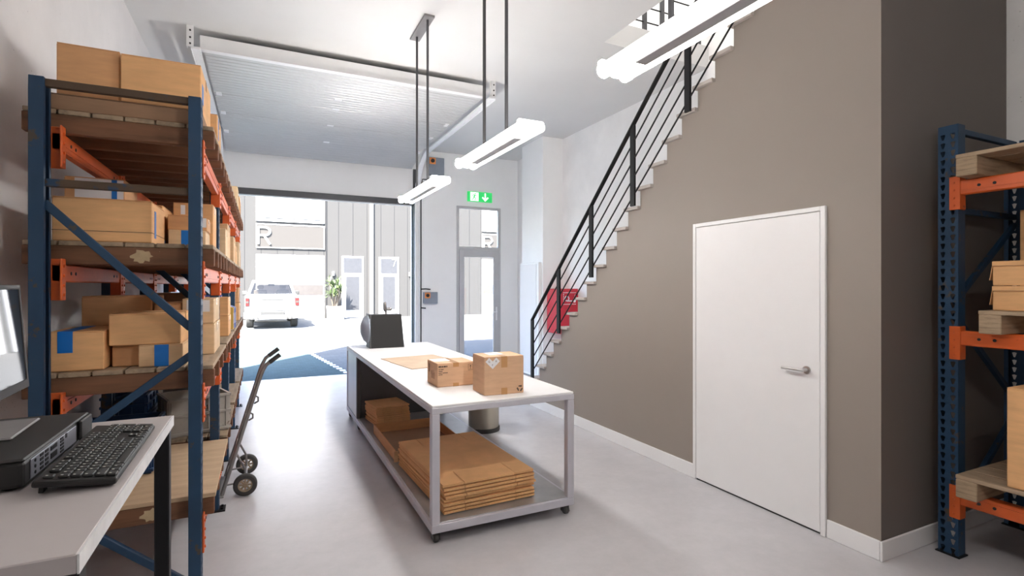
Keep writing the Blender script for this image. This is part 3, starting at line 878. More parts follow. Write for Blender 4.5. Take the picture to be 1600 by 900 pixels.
# --- plastic crates
def crate(x0, x1, y0, y1, z0, h, mat, label, rz=0., handles=True, name='storage_crate'):
    cx, cy = (x0 + x1) / 2, (y0 + y1) / 2; hx, hy = (x1 - x0) / 2, (y1 - y0) / 2
    t = thing(name, label, 'crate', (cx, cy, z0), 0); ORG[t] = Vector((0, 0, 0))
    w = .008; m = MB()
    m.box(-hx, hx, -hy, hy, .001, w)
    for s in (-1, 1):
        m.box(min(s * hx, s * (hx - w)), max(s * hx, s * (hx - w)), -hy, hy, w, h)
        m.box(-hx + w, hx - w, min(s * hy, s * (hy - w)), max(s * hy, s * (hy - w)), w, h)
    m.build('crate_body', MT[mat], t)
    m = MB(); r = .012
    for s in (-1, 1):
        for z in (h - .02, h * .5, .012):
            m.box(min(s * hx, s * (hx + r)), max(s * hx, s * (hx + r)), -hy - r, hy + r, z, z + .018, .002)
            m.box(-hx, hx, min(s * hy, s * (hy + r)), max(s * hy, s * (hy + r)), z, z + .018, .002)
        for q in (-.9, -.3, .3, .9):
            m.box(min(s * hx, s * (hx + r * .8)), max(s * hx, s * (hx + r * .8)), q * hy - .007, q * hy + .007, .02, h - .01)
            m.box(q * hx - .007, q * hx + .007, min(s * hy, s * (hy + r * .8)), max(s * hy, s * (hy + r * .8)), .02, h - .01)
    m.build('ribs', MT[mat], t)
    if handles:
        for s in (-1, 1):
            MB().box(-.05, .05, min(s * hy, s * (hy + .013)), max(s * hy, s * (hy + .013)), h * .62, h * .62 + .03, .004).build('hand_grip', MT['blackm'], t)
    t.rotation_euler = (0, 0, rz)
    return t
t = crate(-.66, -.27, 4.42, 4.76, T1, .275, 'crateg', 'grey metal crate with stencilled letters on the lowest shelf, second bay', rz=.32, handles=False)
MB().box(-.03, .09, -.1735, -.1715, .155, .225).build('stencil_plate', MT['tray'], t)
text('lettering', '[IMV]', .05, (-.015, -.1742, .172), (PI / 2, 0, 0), MT['ink'], t, .0004)
crate(-.985, -.735, 4.40, 4.82, T1, .16, 'crateb', 'lower of two dark blue plastic crates in the shade of the second bay')
crate(-.985, -.735, 4.40, 4.82, T1 + .162, .16, 'crateb', 'upper of two dark blue plastic crates in the shade of the second bay')
crate(-.95, -.58, 3.62, 4.02, T1, .27, 'crateb', 'dark blue plastic crate at the wall on the plywood topped pallet')
crate(-.74, -.34, 5.25, 5.385, T2, .33, 'vblue', 'upright bright blue crate in the second bay, second shelf')
G = 'grey trays stacked on the lowest shelf'
for i in range(6):
    crate(-.80, -.40, 5.62, 5.95, T1 + i * .05, .048, 'tray', ['undermost of six grey plastic trays stacked on the lowest shelf', 'second grey plastic tray from the bottom of the shelf stack', 'third grey plastic tray from the bottom of the shelf stack', 'third grey plastic tray from the top of the shelf stack', 'second grey plastic tray from the top of the shelf stack', 'topmost of six grey plastic trays stacked on the lowest shelf'][i], handles=False, name='plastic_tray')['group'] = G

# --- cartons on the short rack
Z2, Z1r = SB[1] + .127, SB[0] + .127
def mailer(y1, z0, z1, label, x0=3.655):
    t = thing('mailer_box', label, 'box', (x0 + .2, y1 - .28, z0), 0); ORG[t] = Vector((0, 0, 0))
    h = z1 - z0
    MB().box(-.2, .2, -.28, .265, .0005, h * .78, .004).build('carton_body', MT['c1'], t)
    MB().box(-.203, .203, -.283, .268, h * .78, h, .004).build('lid', MT['c1'], t)
    m = MB(); m.prism([(.268, h), (.284, h * .22), (.281, h * .22), (.266, h * .9)], 0, -.19, .19)
    m.build('side_flap', MT['c2'], t)
    MB().box(-.2045, -.203, -.28, .262, h * .80, h * .815).build('lid_fold', MT['c4'], t)
    return t
mailer(1.475, Z2, Z2 + .135, 'lower of two flat mailer boxes on the short rack')
mailer(1.475, Z2 + .1365, Z2 + .272, 'upper of two flat mailer boxes on the short rack')
carton(4.20, 4.60, 1.12, 1.545, Z2, Z2 + .60, 'tall tan box behind the mailer boxes on the short rack', 'c1')
carton(3.58, 4.02, .85, 1.37, Z1r, Z1r + .53, 'big tan box on the lowest pallet of the short rack', 'c1')

# ================================================================== PACKING TABLE
TX0, TX1, TY0, TY1, TZ = .935, 1.958, 3.088, 6.66, .86
tb = thing('packing_table', 'long white-topped steel packing table on castors in the middle', 'table', (1.45, 4.9, 0))
q = .052
MB().box(TX0 + .004, TX1 - .004, TY0 + .004, TY1 - .004, TZ - .014, TZ, .002).build('table_top', MT['tabt'], tb)
m = MB()
m.box(TX0, TX1, TY0, TY0 + q, TZ - q, TZ - .0145, .003).box(TX0, TX1, TY1 - q, TY1, TZ - q, TZ - .0145, .003)
m.box(TX0, TX0 + q, TY0 + q, TY1 - q, TZ - q, TZ - .0145, .003).box(TX1 - q, TX1, TY0 + q, TY1 - q, TZ - q, TZ - .0145, .003)
m.build('top_frame', MT['tabm'], tb)
m = MB()
zb = .075
m.box(TX0, TX1, TY0, TY0 + q, zb, zb + q, .003).box(TX0, TX1, TY1 - q, TY1, zb, zb + q, .003)
m.box(TX0, TX0 + q, TY0 + q, TY1 - q, zb, zb + q, .003).box(TX1 - q, TX1, TY0 + q, TY1 - q, zb, zb + q, .003)
m.build('bottom_frame', MT['tabm'], tb)
SHZ = zb + q
MB().box(TX0 + .02, TX1 - .02, TY0 + .02, TY1 - .02, SHZ - .016, SHZ + .004, .002).build('lower_shelf', MT['tabs'], tb)
SHZ += .004
PY = 5.93
for x in (TX0, TX1 - q):
    for y in (TY0, TY1 - q):
        MB().box(x, x + q, y, y + q, zb + q, TZ - q, .004).build('leg', MT['tabm'], tb)
    MB().box(x + .004, x + q - .004, PY, PY + .05, zb + q, TZ - q, .003).build('leg', MT['dgrey'], tb)
MB().box(TX0 + q, TX1 - q, PY + .01, PY + .03, SHZ, TZ - q).build('partition', MT['dgrey'], tb)
for x0, x1 in ((TX0 + .006, TX0 + .018), (TX1 - .018, TX1 - .006)):
    MB().box(x0, x1, PY + .052, TY1 - q, SHZ + .004, TZ - q - .002, .002).build('cabinet_side', MT['cabs'], tb)
MB().box(TX0 + .03, TX1 - .03, TY1 - .03, TY1 - .018, SHZ, TZ - q).build('cabinet_back', MT['cabs'], tb)
for x in (TX0 + .04, TX1 - .04):
    for y in (TY0 + .06, PY + .03, TY1 - .06):
        m = MB(); m.cyl((x, y, .062), (x, y, zb), .020, 12)
        m.prism([(y - .028, .018), (y + .02, .018), (y + .026, .062), (y - .014, .064)], 0, x - .023, x - .019).prism([(y - .028, .018), (y + .02, .018), (y + .026, .062), (y - .014, .064)], 0, x + .019, x + .023)
        c = m.build('castor', MT['dgrey'], tb)
        MB().lathe([(0, -.0165), (.026, -.0165), (.0315, -.011), (.0315, .011), (.026, .0165), (0, .0165)], (x, y - .006, .032), 20, 'X').build('wheel', MT['rubber'], c)

# folded cartons on the lower shelf
def flat_carton(name, label, group, cx, cy, w, l, z, th, mat, rz=0.):
    t = thing(name, label, 'folded carton', (cx, cy, z), 0, group); ORG[t] = Vector((0, 0, 0))
    hx, hy = w / 2, l / 2; a = .0068; gap = .005
    fl = l * .20
    def sheet(nm, z0, sh):
        m = MB()
        xs = [-hx, -hx + w * .22, hx - w * .22, hx]
        m.box(-hx + sh, hx + sh, -hy + fl, hy - fl, z0, z0 + a)
        for i in range(3):
            xa, xb = xs[i] + (gap / 2 if i else 0), xs[i + 1] - (gap / 2 if i < 2 else 0)
            m.box(xa + sh, xb + sh, -hy, -hy + fl, z0, z0 + a * .95).box(xa + sh, xb + sh, hy - fl, hy, z0, z0 + a * .95)
        return m.build(nm, MT[mat], t)
    sheet('lower_panel', th - 2 * a - .0012, random.uniform(-.003, .003)); sheet('upper_panel', th - a, random.uniform(-.003, .003))
    MB().box(-hx + .014, hx - .014, -hy + .014, hy - .014, .0004, th - 2 * a - .0014).build('inner_flap', MT['c4'], t)
    t.rotation_euler = (0, 0, rz)
    return t
G = 'large folded cartons under the packing table'
NL = ['topmost', 'second', 'third', 'fourth', 'fifth', 'sixth', 'seventh', 'undermost']
for i in range(8):
    k = 7 - i
    flat_carton('folded_carton', ('%s large folded carton of the stack at the open table end' % NL[k]) if k in (0, 7) else ('%s large folded carton from the top, at the open table end' % NL[k]),
                G, 1.36 + random.uniform(-.006, .006), 3.735 + random.uniform(-.012, .012), .665, 1.06, SHZ + i * .0237, .0225, 'c1', .035 + random.uniform(-.012, .012))
G = 'small folded cartons under the packing table'
NS = ['topmost', 'second', 'third', 'fourth', 'fifth', 'sixth', 'seventh', 'eighth', 'ninth', 'undermost']
for i in range(10):
    k = 9 - i
    flat_carton('folded_carton', ('%s small folded carton of the stack beside the dark partition' % NS[k]) if k in (0, 9) else ('%s small folded carton from the top, beside the dark partition' % NS[k]),
                G, 1.225 + random.uniform(-.008, .008), 5.70 + random.uniform(-.008, .008), .36, .40, SHZ + i * .020, .0195, 'c1', .10 + random.uniform(-.03, .03))
t = thing('cardboard_tray', 'shallow cardboard tray with upright sides on the lower table shelf', 'tray', (1.30, 4.75, SHZ))
m = MB(); m.box(.995, 1.62, 4.33, 5.26, SHZ + .0005, SHZ + .005); m.build('tray_floor', MT['c4'], t)
for nm, b in (('tray_side', (.995, 1.003, 4.33, 5.26, SHZ + .005, SHZ + .095)), ('tray_side', (1.003, 1.612, 5.252, 5.26, SHZ + .005, SHZ + .095)), ('tray_side', (1.612, 1.62, 4.33, 5.26, SHZ + .005, SHZ + .095))):
    MB().box(*b, .001).build(nm, MT['c2'], t)
MB().box(.985, 1.02, 4.322, 4.33, SHZ + .001, SHZ + .09).build('corner_flap', MT['c3'], t)

# things on the table top
cs = thing('cardboard_sheet', 'flat cardboard sheet lying on the table behind the small carton', 'cardboard sheet', (1.42, 4.95, TZ)); ORG[cs] = Vector((0, 0, 0))
m = MB(); m.box(-.30, .29, -.39, .12, .0005, .0065, .001).box(-.29, .28, .123, .39, .0005, .0065, .001); m.build('sheet_panel', MT['c6'], cs)
MB().box(-.30, .29, .120, .123, .0005, .003).build('fold_line', MT['c2'], cs)
cs.rotation_euler = (0, 0, .16)

def table_box(nm, label, cx, cy, w, d, h, rz, mat):
    t = carton(cx - w / 2, cx + w / 2, cy - d / 2, cy + d / 2, TZ, TZ + h, label, mat, tape=None, flaps='x')
    m = MB(); m.box(-.022, .022, -d / 2 - .001, d / 2 + .001, h, h + .0008)
    for z0, z1 in ((h - .075 if h > .2 else h - .03, h + .0008), (.0, .045 if h > .2 else .025)):
        MB().box(-.022, .022, -d / 2 - .0012, -d / 2, z0, z1).build('packing_tape', MT['tape'], t)
    m.build('packing_tape', MT['tape'], t)
    t.rotation_euler = (0, 0, rz)
    return t
w, d, h = .283, .255, .172
ba = table_box('a', 'low carton with printed lines and arrow mark on the packing table', 1.284, 3.765, w, d, h, .0, 'c7')
m = MB(); f = -d / 2 - .0015
def ink(x, z, ww, hh=.0045): m.box(x, x + ww, f, f + .001, z, z + hh)
for x, ww in ((.008, .020), (.031, .012), (.046, .018), (.067, .008)): ink(-w / 2 + x, h - .028, ww, .010)
for i, ws in enumerate(((.012, .022), (.030,), (.026, .040), (.030,))):
    x = -w / 2 + .008
    for ww in ws: ink(x, h - .046 - i * .0125, ww); x += ww + .004
m.build('printed_lines', MT['ink'], ba)
m = MB(); fx = w / 2 - .046
m.box(fx, fx + .036, f, f + .001, h - .018, h - .0165).box(fx, fx + .036, f, f + .001, h - .062, h - .060).box(fx, fx + .0015, f, f + .001, h - .062, h - .018).box(fx + .0345, fx + .036, f, f + .001, h - .062, h - .018)
m.box(fx + .017, fx + .020, f, f + .001, h - .050, h - .028).box(fx + .008, fx + .029, f, f + .001, h - .055, h - .053)
m.prism([(fx + .0115, h - .032), (fx + .0255, h - .032), (fx + .0185, h - .022)], 1, f, f + .001)
m.build('arrow_mark', MT['ink'], ba)
m = MB(); g0 = -w / 2 - .0015
for i in range(5): m.box(g0, g0 + .001, -.06 + i * .018, -.052 + i * .018, .05, .05 + (.05, .065, .04, .06, .055)[i])
for i in range(3): m.box(g0, g0 + .001, .06 + i * .012, .066 + i * .012, .09, .15)
m.build('side_print', MT['c4'], ba)
MB().box(-w * .46, -w * .02, -d * .05, d * .46, h, h + .0012).build('shipping_label', MT['label'], ba)
w, d, h = .290, .235, .258
bb = table_box('b', 'taller carton with white diamond stickers and recycling mark on the packing table', 1.487, 3.337, w, d, h, -.035, 'c7')
f = -d / 2 - .0015
m = MB()
dia = [(-w / 2 + .034, h - .030), (-w / 2 + .086, h - .030), (-w / 2 + .060, h - .055)]
for cx, cz in dia:
    m.prism([(cx - .026, cz), (cx, cz - .026), (cx + .026, cz), (cx, cz + .026)], 1, f, f + .001)
dg = m.build('diamond_sticker', MT['label'], bb)
for (cx, cz), ch in zip(dia, 'GRF'):
    text('lettering', ch, .018, (cx - .006, f - .0004, cz - .006), (PI / 2, 0, 0), MT['ink'], dg, .0003)
m = MB(); cx, cz, r = w / 2 - .030, .033, .017
for k in range(3):
    a0 = PI / 2 + k * 2 * PI / 3
    def pt(rr, a): return (cx + rr * math.cos(a), cz + rr * math.sin(a))
    # bent band of the recycling loop followed by its arrow head
    A, B, C = pt(r * 1.05, a0 + .55), pt(r * 1.05, a0 - .45), pt(r * 1.1, a0 - .95)
    m.bar((A[0], f + .0005, A[1]), (B[0], f + .0005, B[1]), .0085, .001, up=(0, 1, 0))
    d0 = Vector((C[0] - B[0], C[1] - B[1])).normalized(); n0 = Vector((-d0.y, d0.x)) * .0095
    m.prism([(B[0] + n0.x, B[1] + n0.y), (B[0] - n0.x, B[1] - n0.y), (C[0], C[1])], 1, f, f + .001)
m.build('recycling_mark', MT['ink'], bb)
MB().box(-w * .25, w * .12, -d * .1, d * .46, h, h + .0012).build('shipping_label', MT['label'], bb)

# tape machine on the far end
td = thing('tape_dispenser', 'dark bench tape dispenser with a knob at the far end of the table', 'tape dispenser', (1.34, 6.32, TZ))
zz = TZ
MB().prism([(1.150, zz + .001), (1.535, zz + .001), (1.532, zz + .06), (1.500, zz + .395), (1.150, zz + .395)], 1, 6.21, 6.42).build('machine_housing', MT['plast'], td)
MB().box(1.128, 1.147, 6.20, 6.43, zz + .001, zz + .405, .006).build('side_plate', MT['dgrey'], td)
MB().lathe([(0, 0), (.07, 0), (.135, .012), (.165, .045), (.165, .055), (0, .055)], (0, 0, 0), 32, 'X')
m = MB().lathe([(0, .0), (.165, .0), (.165, .014), (.135, .05), (.07, .078), (0, .082)], (0, 0, 0), 32, 'X')
bmesh.ops.rotate(m.b, cent=(0, 0, 0), matrix=Matrix.Rotation(PI, 3, 'Z'), verts=m.b.verts[:])
bmesh.ops.translate(m.b, vec=(1.128, 6.31, zz + .225), verts=m.b.verts[:])
m.build('roll_cover', MT['bgrey'], td, True)
m = MB().cyl((1.34, 6.31, zz + .395), (1.34, 6.31, zz + .45), .012, 12).cyl((1.335, 6.31, zz + .455), (1.405, 6.31, zz + .455), .019, 16)
m.lathe([(0, -.018), (.05, -.012), (.062, 0), (.05, .012), (0, .018)], (1.325, 6.31, zz + .485), 24, 'X')
m.build('knob', MT['gsteel'], td, True)

# bin beyond the table
bn = thing('waste_bin', 'round champagne metal bin with black base ring behind the table', 'bin', (2.215, 5.36, 0))
MB().lathe([(0, 0), (.178, 0), (.18, .008), (.18, .040), (.172, .044), (0, .044)], (2.215, 5.36, 0), 40).build('base_ring', MT['rubber'], bn, True)
MB().lathe([(.168, .044), (.170, .05), (.170, .62), (.165, .63), (.158, .63), (.158, .06), (0, .06)], (2.215, 5.36, 0), 40).build('bin_body', MT['bin'], bn, True)
MB().lathe([(.173, .60), (.174, .64), (.15, .652), (.11, .655), (.11, .65), (.165, .60), (.173, .60)], (2.215, 5.36, 0), 40).build('bin_lid', MT['black'], bn, True)

# ================================================================== HAND TRUCK
ht = thing('hand_truck', 'grey two-wheeled hand truck leaning on the rack in the aisle', 'hand truck', (-.1, 4.7, 0))
def rpt(y, s):       # point along the leaning rail, s from 0 (floor) to 1 (bend)
    return Vector((-.275 + .27 * s, y, .02 + .90 * s))
for y in (4.50, 4.93):
    pts = [rpt(y, 0), rpt(y, .25), rpt(y, .5), rpt(y, .75), rpt(y, .97), rpt(y, 1.0) + Vector((.006, 0, .012)), rpt(y, 1.0) + Vector((.03, 0, .06)), rpt(y, 1.0) + Vector((.13, 0, .135))]
    MB().tube(pts, .0145, 12).build('rail', MT['gsteel'], ht, True)
    MB().tube([pts[-2] + (pts[-1] - pts[-2]) * .25, pts[-1]], .0175, 12).build('grip', MT['rubber'], ht, True)
for s in (.08, .32, .55, .80):
    a, b = rpt(4.50, s), rpt(4.93, s)
    MB().bar(a, b, .03, .012, up=(.95, 0, -.3)).build('cross_bar', MT['gsteel'], ht)
m = MB(); m.box(-.50, -.262, 4.47, 4.96, .004, .012, .002); m.build('toe_plate', MT['gsteel'], ht)
AX = Vector((-.118, 0, .084))
for y in (4.46, 4.97):
    w = thing('x', None, None, (0, 0, 0)) if False else None
    m = MB().lathe([(.050, -.022), (.074, -.022), (.083, -.012), (.083, .012), (.074, .022), (.050, .022), (.050, -.022)], (AX.x, y, AX.z), 32, 'Y')
    wheel = m.build('wheel', MT['rubber'], ht, True)
    m = MB().lathe([(.042, -.016), (.051, -.018), (.051, .018), (.042, .016), (.042, -.016)], (AX.x, y, AX.z), 32, 'Y')
    m.cyl((AX.x, y - .024, AX.z), (AX.x, y + .024, AX.z), .017, 16)
    for k in range(8):
        a = k * PI / 4
        m.bar((AX.x + .012 * math.cos(a), y, AX.z + .012 * math.sin(a)), (AX.x + .046 * math.cos(a), y, AX.z + .046 * math.sin(a)), .010, .026, up=(0, 1, 0))
    m.build('hub', MT['hub'], wheel)
MB().cyl((AX.x, 4.44, AX.z), (AX.x, 4.99, AX.z), .009, 12).build('axle', MT['gsteel'], ht, True)
for y in (4.535, 4.895):
    p = rpt(y, .30)
    MB().tube([rpt(y, .33), (AX.x - .005, y, AX.z + .10), (AX.x, y, AX.z)], .008, 8).build('axle_stay', MT['gsteel'], ht, True)
    MB().tube([rpt(y, .06), (AX.x, y, AX.z)], .007, 8).build('axle_stay', MT['gsteel'], ht, True)
for s in (.64, .78):
    a = rpt(4.50, s)
    pts = [a + Vector((.01, 0, .03)), a + Vector((.035, 0, .01)), a + Vector((.035, 0, -.02)), a + Vector((.006, 0, -.035))]
    MB().tube(pts, .007, 8).build('stair_skid', MT['gsteel'], ht, True)

# ================================================================== STANDING DESK AND COMPUTER
DX0, DX1, DYN, DYF, DZT = -1.02, -.246, .98, 1.90, 1.20
dk = thing('standing_desk', 'high grey-topped standing desk with black legs beside the rack', 'desk', (-.63, 1.44, 0))
MB().box(DX0, DX1 - .003, DYN, DYF, DZT - .030, DZT, .002).build('desk_top', MT['desk'], dk)
MB().box(DX1 - .003, DX1, DYN, DYF, DZT - .030, DZT - .0005).build('edge_band', MT['deske'], dk)
for x in (DX0 + .04, DX1 - .043):
    for y in (DYN + .015, DYF - .055):
        MB().box(x, x + .038, y, y + .04, 0, DZT - .030, .003).build('leg', MT['black'], dk)
m = MB(); m.box(DX0 + .04, DX1 - .045, DYN + .02, DYN + .05, DZT - .09, DZT - .031).box(DX0 + .04, DX1 - .045, DYF - .05, DYF - .02, DZT - .09, DZT - .031)
m.build('apron', MT['blackm'], dk)

pc = thing('desktop_computer', 'black small desktop computer lying flat on the standing desk', 'computer', (-.56, 1.53, DZT))
px0, px1, py0, py1, pz = -.73, -.418, 1.322, 1.735, 1.264
MB().box(px0, px1, py0, py1, DZT + .006, pz - .006, .008, seg=2).build('case_body', MT['plast'], pc)
MB().box(px0 - .003, px1 + .002, py0 - .003, py1 + .003, pz - .007, pz, .003).build('case_lid', MT['plast2'], pc)
fe = MB()
for x in (px0 + .03, px1 - .03):
    for y in (py0 + .03, py1 - .03): fe.cyl((x, y, DZT), (x, y, DZT + .007), .012, 12)
fe.build('feet', MT['rubber'], pc)
pp = MB().box(px1, px1 + .0022, py0 + .03, py0 + .31, DZT + .014, pz - .011, .001).build('port_plate', MT['port'], pc)
m = MB(); zc = DZT + .035
def port(y, z, w, h): m.box(px1 + .002, px1 + .0032, y, y + w, z, z + h)
for i in range(3): m.cyl((px1 + .002, py0 + .05, DZT + .022 + i * .012), (px1 + .0034, py0 + .05, DZT + .022 + i * .012), .0035, 10)
for c in range(2):
    for rr in range(4): port(py0 + .075 + c * .028, DZT + .018 + rr * .009, .018, .0055)
port(py0 + .135, DZT + .040, .038, .009); port(py0 + .135, DZT + .022, .038, .012)
for rr in range(4): port(py0 + .195, DZT + .018 + rr * .0075, .022, .0048)
port(py0 + .195, DZT + .047, .018, .005); port(py0 + .23, DZT + .043, .010, .010)
m.build('ports', MT['black'], pp)
MB().box(px1, px1 + .009, py0 + .325, py1 + .002, DZT + .012, pz - .004, .003).build('supply_cover', MT['plast2'], pc)

kb = thing('keyboard', 'black full-size keyboard at the front edge of the standing desk', 'keyboard', (-.328, 1.49, DZT)); ORG[kb] = Vector((0, 0, 0))
KW, KL = .132, .442
MB().box(-KW / 2, KW / 2, -KL / 2, KL / 2, .003, .017, .005, seg=2).build('keyboard_base', MT['plast'], kb)
# key grid: length runs along y (escape end nearest the viewer), rows along +x towards the user
u = .019
keys = MB(); leg = MB()
def key(row, a, w=1., hgt=1.):
    """row 0 = function row; a in key units along the length"""
    x = -KW / 2 + .012 + row * u + (.004 if row > 0 else 0)
    y = -KL / 2 + .010 + a * u * .985
    keys.box(x + .0012, x + u * hgt - .0012, y + .0012, y + w * u * .985 - .0012, .0165, .0225, .0018)
    leg.box(x + .0045, x + .0085, y + .0045, y + .0085, .0225, .02265)
for a in (0, 2, 3, 4, 5, 6.5, 7.5, 8.5, 9.5, 11, 12, 13, 14): key(0, a)
for a in range(13): key(1, a)
key(1, 13, 2)
key(2, 0, 1.5)
for i in range(12): key(2, 1.5 + i)
key(2, 13.5, 1.5); key(3, 0, 1.75)
for i in range(11): key(3, 1.75 + i)
key(3, 12.75, 2.25); key(4, 0, 2.25)
for i in range(10): key(4, 2.25 + i)
key(4, 12.25, 2.75)
for a, w in ((0, 1.25), (1.25, 1.25), (2.5, 1.25), (3.75, 6.25), (10, 1.25), (11.25, 1.25), (12.5, 1.25), (13.75, 1.25)): key(5, a, w)
for a in (15.25, 16.25, 17.25):
    key(0, a); key(1, a); key(2, a); key(5, a)
key(4, 16.25)
for r_ in (1, 2, 3, 4):
    for a in (18.5, 19.5, 20.5): key(r_, a)
key(1, 21.5); key(2, 21.5, 1, 2); key(4, 21.5, 1, 2); key(5, 18.5, 2); key(5, 20.5)
keys.build('keycaps', MT['key'], kb); leg.build('key_legends', MT['keyl'], kb)
m = MB()
for y in (-KL / 2 + .03, KL / 2 - .03): m.box(-KW / 2 + .008, -KW / 2 + .016, y - .012, y + .012, -.012, .004, .001)
m.build('tilt_foot', MT['plast'], kb)
kb.rotation_euler = (0, math.radians(6.), math.radians(.6)); kb.location = (-.330, 1.492, DZT + .0085)

mo = thing('monitor', 'slim dark monitor on a flat foot standing on the computer', 'monitor', (-.56, 1.58, pz)); ORG[mo] = Vector((0, 0, 0))
MB().box(-.07, .055, -.10, .10, .0005, .007, .003).build('stand_foot', MT['gsteel'], mo)
MB().box(-.055, -.035, -.025, .025, .007, .20, .004).build('stand_neck', MT['plast'], mo)
TL = Matrix.Rotation(math.radians(-4), 4, 'Y')
m = MB().box(-.028, -.002, -.225, .225, .068, .338, .004); bmesh.ops.rotate(m.b, cent=(0, 0, .07), matrix=TL.to_3x3(), verts=m.b.verts[:])
m.build('monitor_case', MT['plast2'], mo)
m = MB().box(-.002, .0005, -.213, .213, .090, .326); bmesh.ops.rotate(m.b, cent=(0, 0, .07), matrix=TL.to_3x3(), verts=m.b.verts[:])
m.build('screen', MT['screen'], mo)
m = MB()
for a, b in (((-.002, .002, -.225, .225, .068, .0895), 0), ((-.002, .002, -.225, .225, .3265, .338), 0), ((-.002, .002, .2135, .225, .0895, .3265), 0), ((-.002, .002, -.225, -.2135, .0895, .3265), 0)): m.box(*a, .001)
bmesh.ops.rotate(m.b, cent=(0, 0, .07), matrix=TL.to_3x3(), verts=m.b.verts[:])
m.build('bezel', MT['plast2'], mo)
mo.rotation_euler = (0, 0, math.radians(3)); mo.location = (-.549, 1.58, pz)

# ================================================================== OUTDOORS
yF = 27.0; k_ = yF / 25.8
def fx(x): return x * k_
def fz(z): return 1.6 + (z - 1.6) * k_
struct(MB().box(-40, 60, YO, 70, -.25, -.012).build('pavement', MT['asph'], loc=(0, 0, 0)), 'sunlit pale paved yard outside the loading door', 'pavement')
bp = MB().poly([(-12, YO + .02, -.008), (1.36, YO + .02, -.008), (.84, 14.5, -.008), (.30, 18.9, -.008), (-12, 18.9, -.008)]).build('pavement_bay', MT['bluep'], loc=(0, 0, 0)); struct(bp, 'blue block paved bay just outside the loading door', 'paving')
m = MB()
for i in range(18):
    t_ = i / 18; x = 1.40 - .53 * t_ * 1.02; y = 9.95 + 4.65 * t_
    m.box(x - .05, x + .05, y, y + .14, -.0075, -.004)
struct(m.build('pavement_marking', MT['line'], loc=(0, 0, 0)), 'dashed white line along the blue bay', 'marking')

fb = thing('facade_building', 'long pale metal-clad industrial building across the yard', 'building', (3., yF, 0))
MB().box(-14, 34, yF, yF + 10, -.2, 12).build('building_wall', MT['fac'], fb)
m = MB()                                   # grooves between the cladding panels
xs = [-.71 + i * .66 for i in range(-14, 45)]
for x in xs: m.box(fx(x) - .012, fx(x) + .012, yF - .004, yF, 0, 12)
m.build('cladding_joints', MT['facd'], fb)
def unit(o, mirror=False):
    """one unit of the terrace: strip window, name panel and sectional door"""
    x0, x1 = o, o + fx(2.62 + .26)
    fr = .06
    t = MB().box(x0, x1, yF - .06, yF, fz(4.47), fz(6.6), .01).build('window_band', MT['facw'], fb)
    m = MB(); n = 2; w = (x1 - x0) / n
    for i in range(n): m.box(x0 + i * w + fr, x0 + (i + 1) * w - fr, yF - .066, yF - .06, fz(4.62), fz(6.5))
    m.build('window_blind', MT['facw'], t)
    m = MB()
    for i in range(n): m.box(x0 + i * w + fr, x0 + (i + 1) * w - fr, yF - .07, yF - .066, fz(4.60), fz(4.64))
    m.build('sill_joint', MT['facd'], t)
    p = MB().box(x0, x1, yF - .05, yF, fz(3.277), fz(4.357), .01).build('sign_panel', MT['signp'], fb)
    m = MB()
    for a in ((x0, x1, fz(4.32), fz(4.357)), (x0, x1, fz(3.277), fz(3.31))): m.box(a[0], a[1], yF - .065, yF - .05, a[2], a[3])
    for a in (x0, x1 - .035): m.box(a, a + .035, yF - .065, yF - .05, fz(3.31), fz(4.32))
    m.build('sign_border', MT['facw'], p)
    lx, lz, lh = x0 + .10, fz(3.44), fz(4.19) - fz(3.44); yy = yF - .075
    m = MB(); tw = .05
    m.tube([(lx, yy, lz), (lx, yy, lz + lh)], tw, 8)
    m.tube([(lx, yy, lz + lh)] + [(lx + .26 + .24 * math.sin(q * PI / 10), yy, lz + lh * .76 + lh * .24 * math.cos(q * PI / 10)) for q in range(11)] + [(lx, yy, lz + lh * .52)], tw, 8)
    m.tube([(lx + .24, yy, lz + lh * .52), (lx + .50, yy, lz)], tw, 8)
    m.build('letter', MT['facw'], p)
    d = MB().box(x0, x1, yF - .03, yF, 0, fz(2.99), .01).build('sectional_door', MT['facw'], fb)
    m = MB()
    for i in range(1, 6): m.box(x0 + .03, x1 - .03, yF - .032, yF - .03, fz(2.99) * i / 6 - .006, fz(2.99) * i / 6 + .006)
    m.build('door_joints', MT['stripg'], d)
    MB().box(x0 + .10, x1 - .06, yF - .04, yF - .03, fz(1.15), fz(1.63)).build('door_window', MT['stripg'], d)
    return p
unit(fx(-.26)); unit(fx(10.55)); unit(fx(17.5))
def gdoor(x0, x1, num=None, mat='fglass'):
    d = MB().box(x0, x1, yF - .05, yF, 0, fz(2.99), .006).build('entrance_door', MT['facw'], fb)
    MB().box(x0 + .08, x1 - .08, yF - .056, yF - .05, fz(2.19), fz(2.92)).build('transom_pane', MT['fglass'], d)
    MB().box(x0 + .2, x1 - .2, yF - .056, yF - .05, fz(.42), fz(2.03)).build('door_pane', MT['fglass'], d)
    MB().cyl((x1 - .1, yF - .09, .95), (x1 - .1, yF - .09, 1.3), .015, 8).build('door_handle', MT['chrome'], d)
    if num: MB().tube([(x1 - .36, yF - .065, fz(2.86)), (x1 - .16, yF - .065, fz(2.86)), (x1 - .29, yF - .065, fz(2.54))], .016, 6).build('numeral', MT['facw'], d)
gdoor(fx(3.39), fx(4.40)); gdoor(fx(5.13), fx(6.11), '7'); gdoor(fx(14.6), fx(15.6))
MB().box(fx(4.70), fx(4.85), yF - .14, yF - .02, 0, 12, .02).build('downpipe', MT['facw'], fb)
MB().box(fx(2.68), fx(2.72), yF - .03, yF, 0, 12).build('corner_strip', MT['facd'], fb)
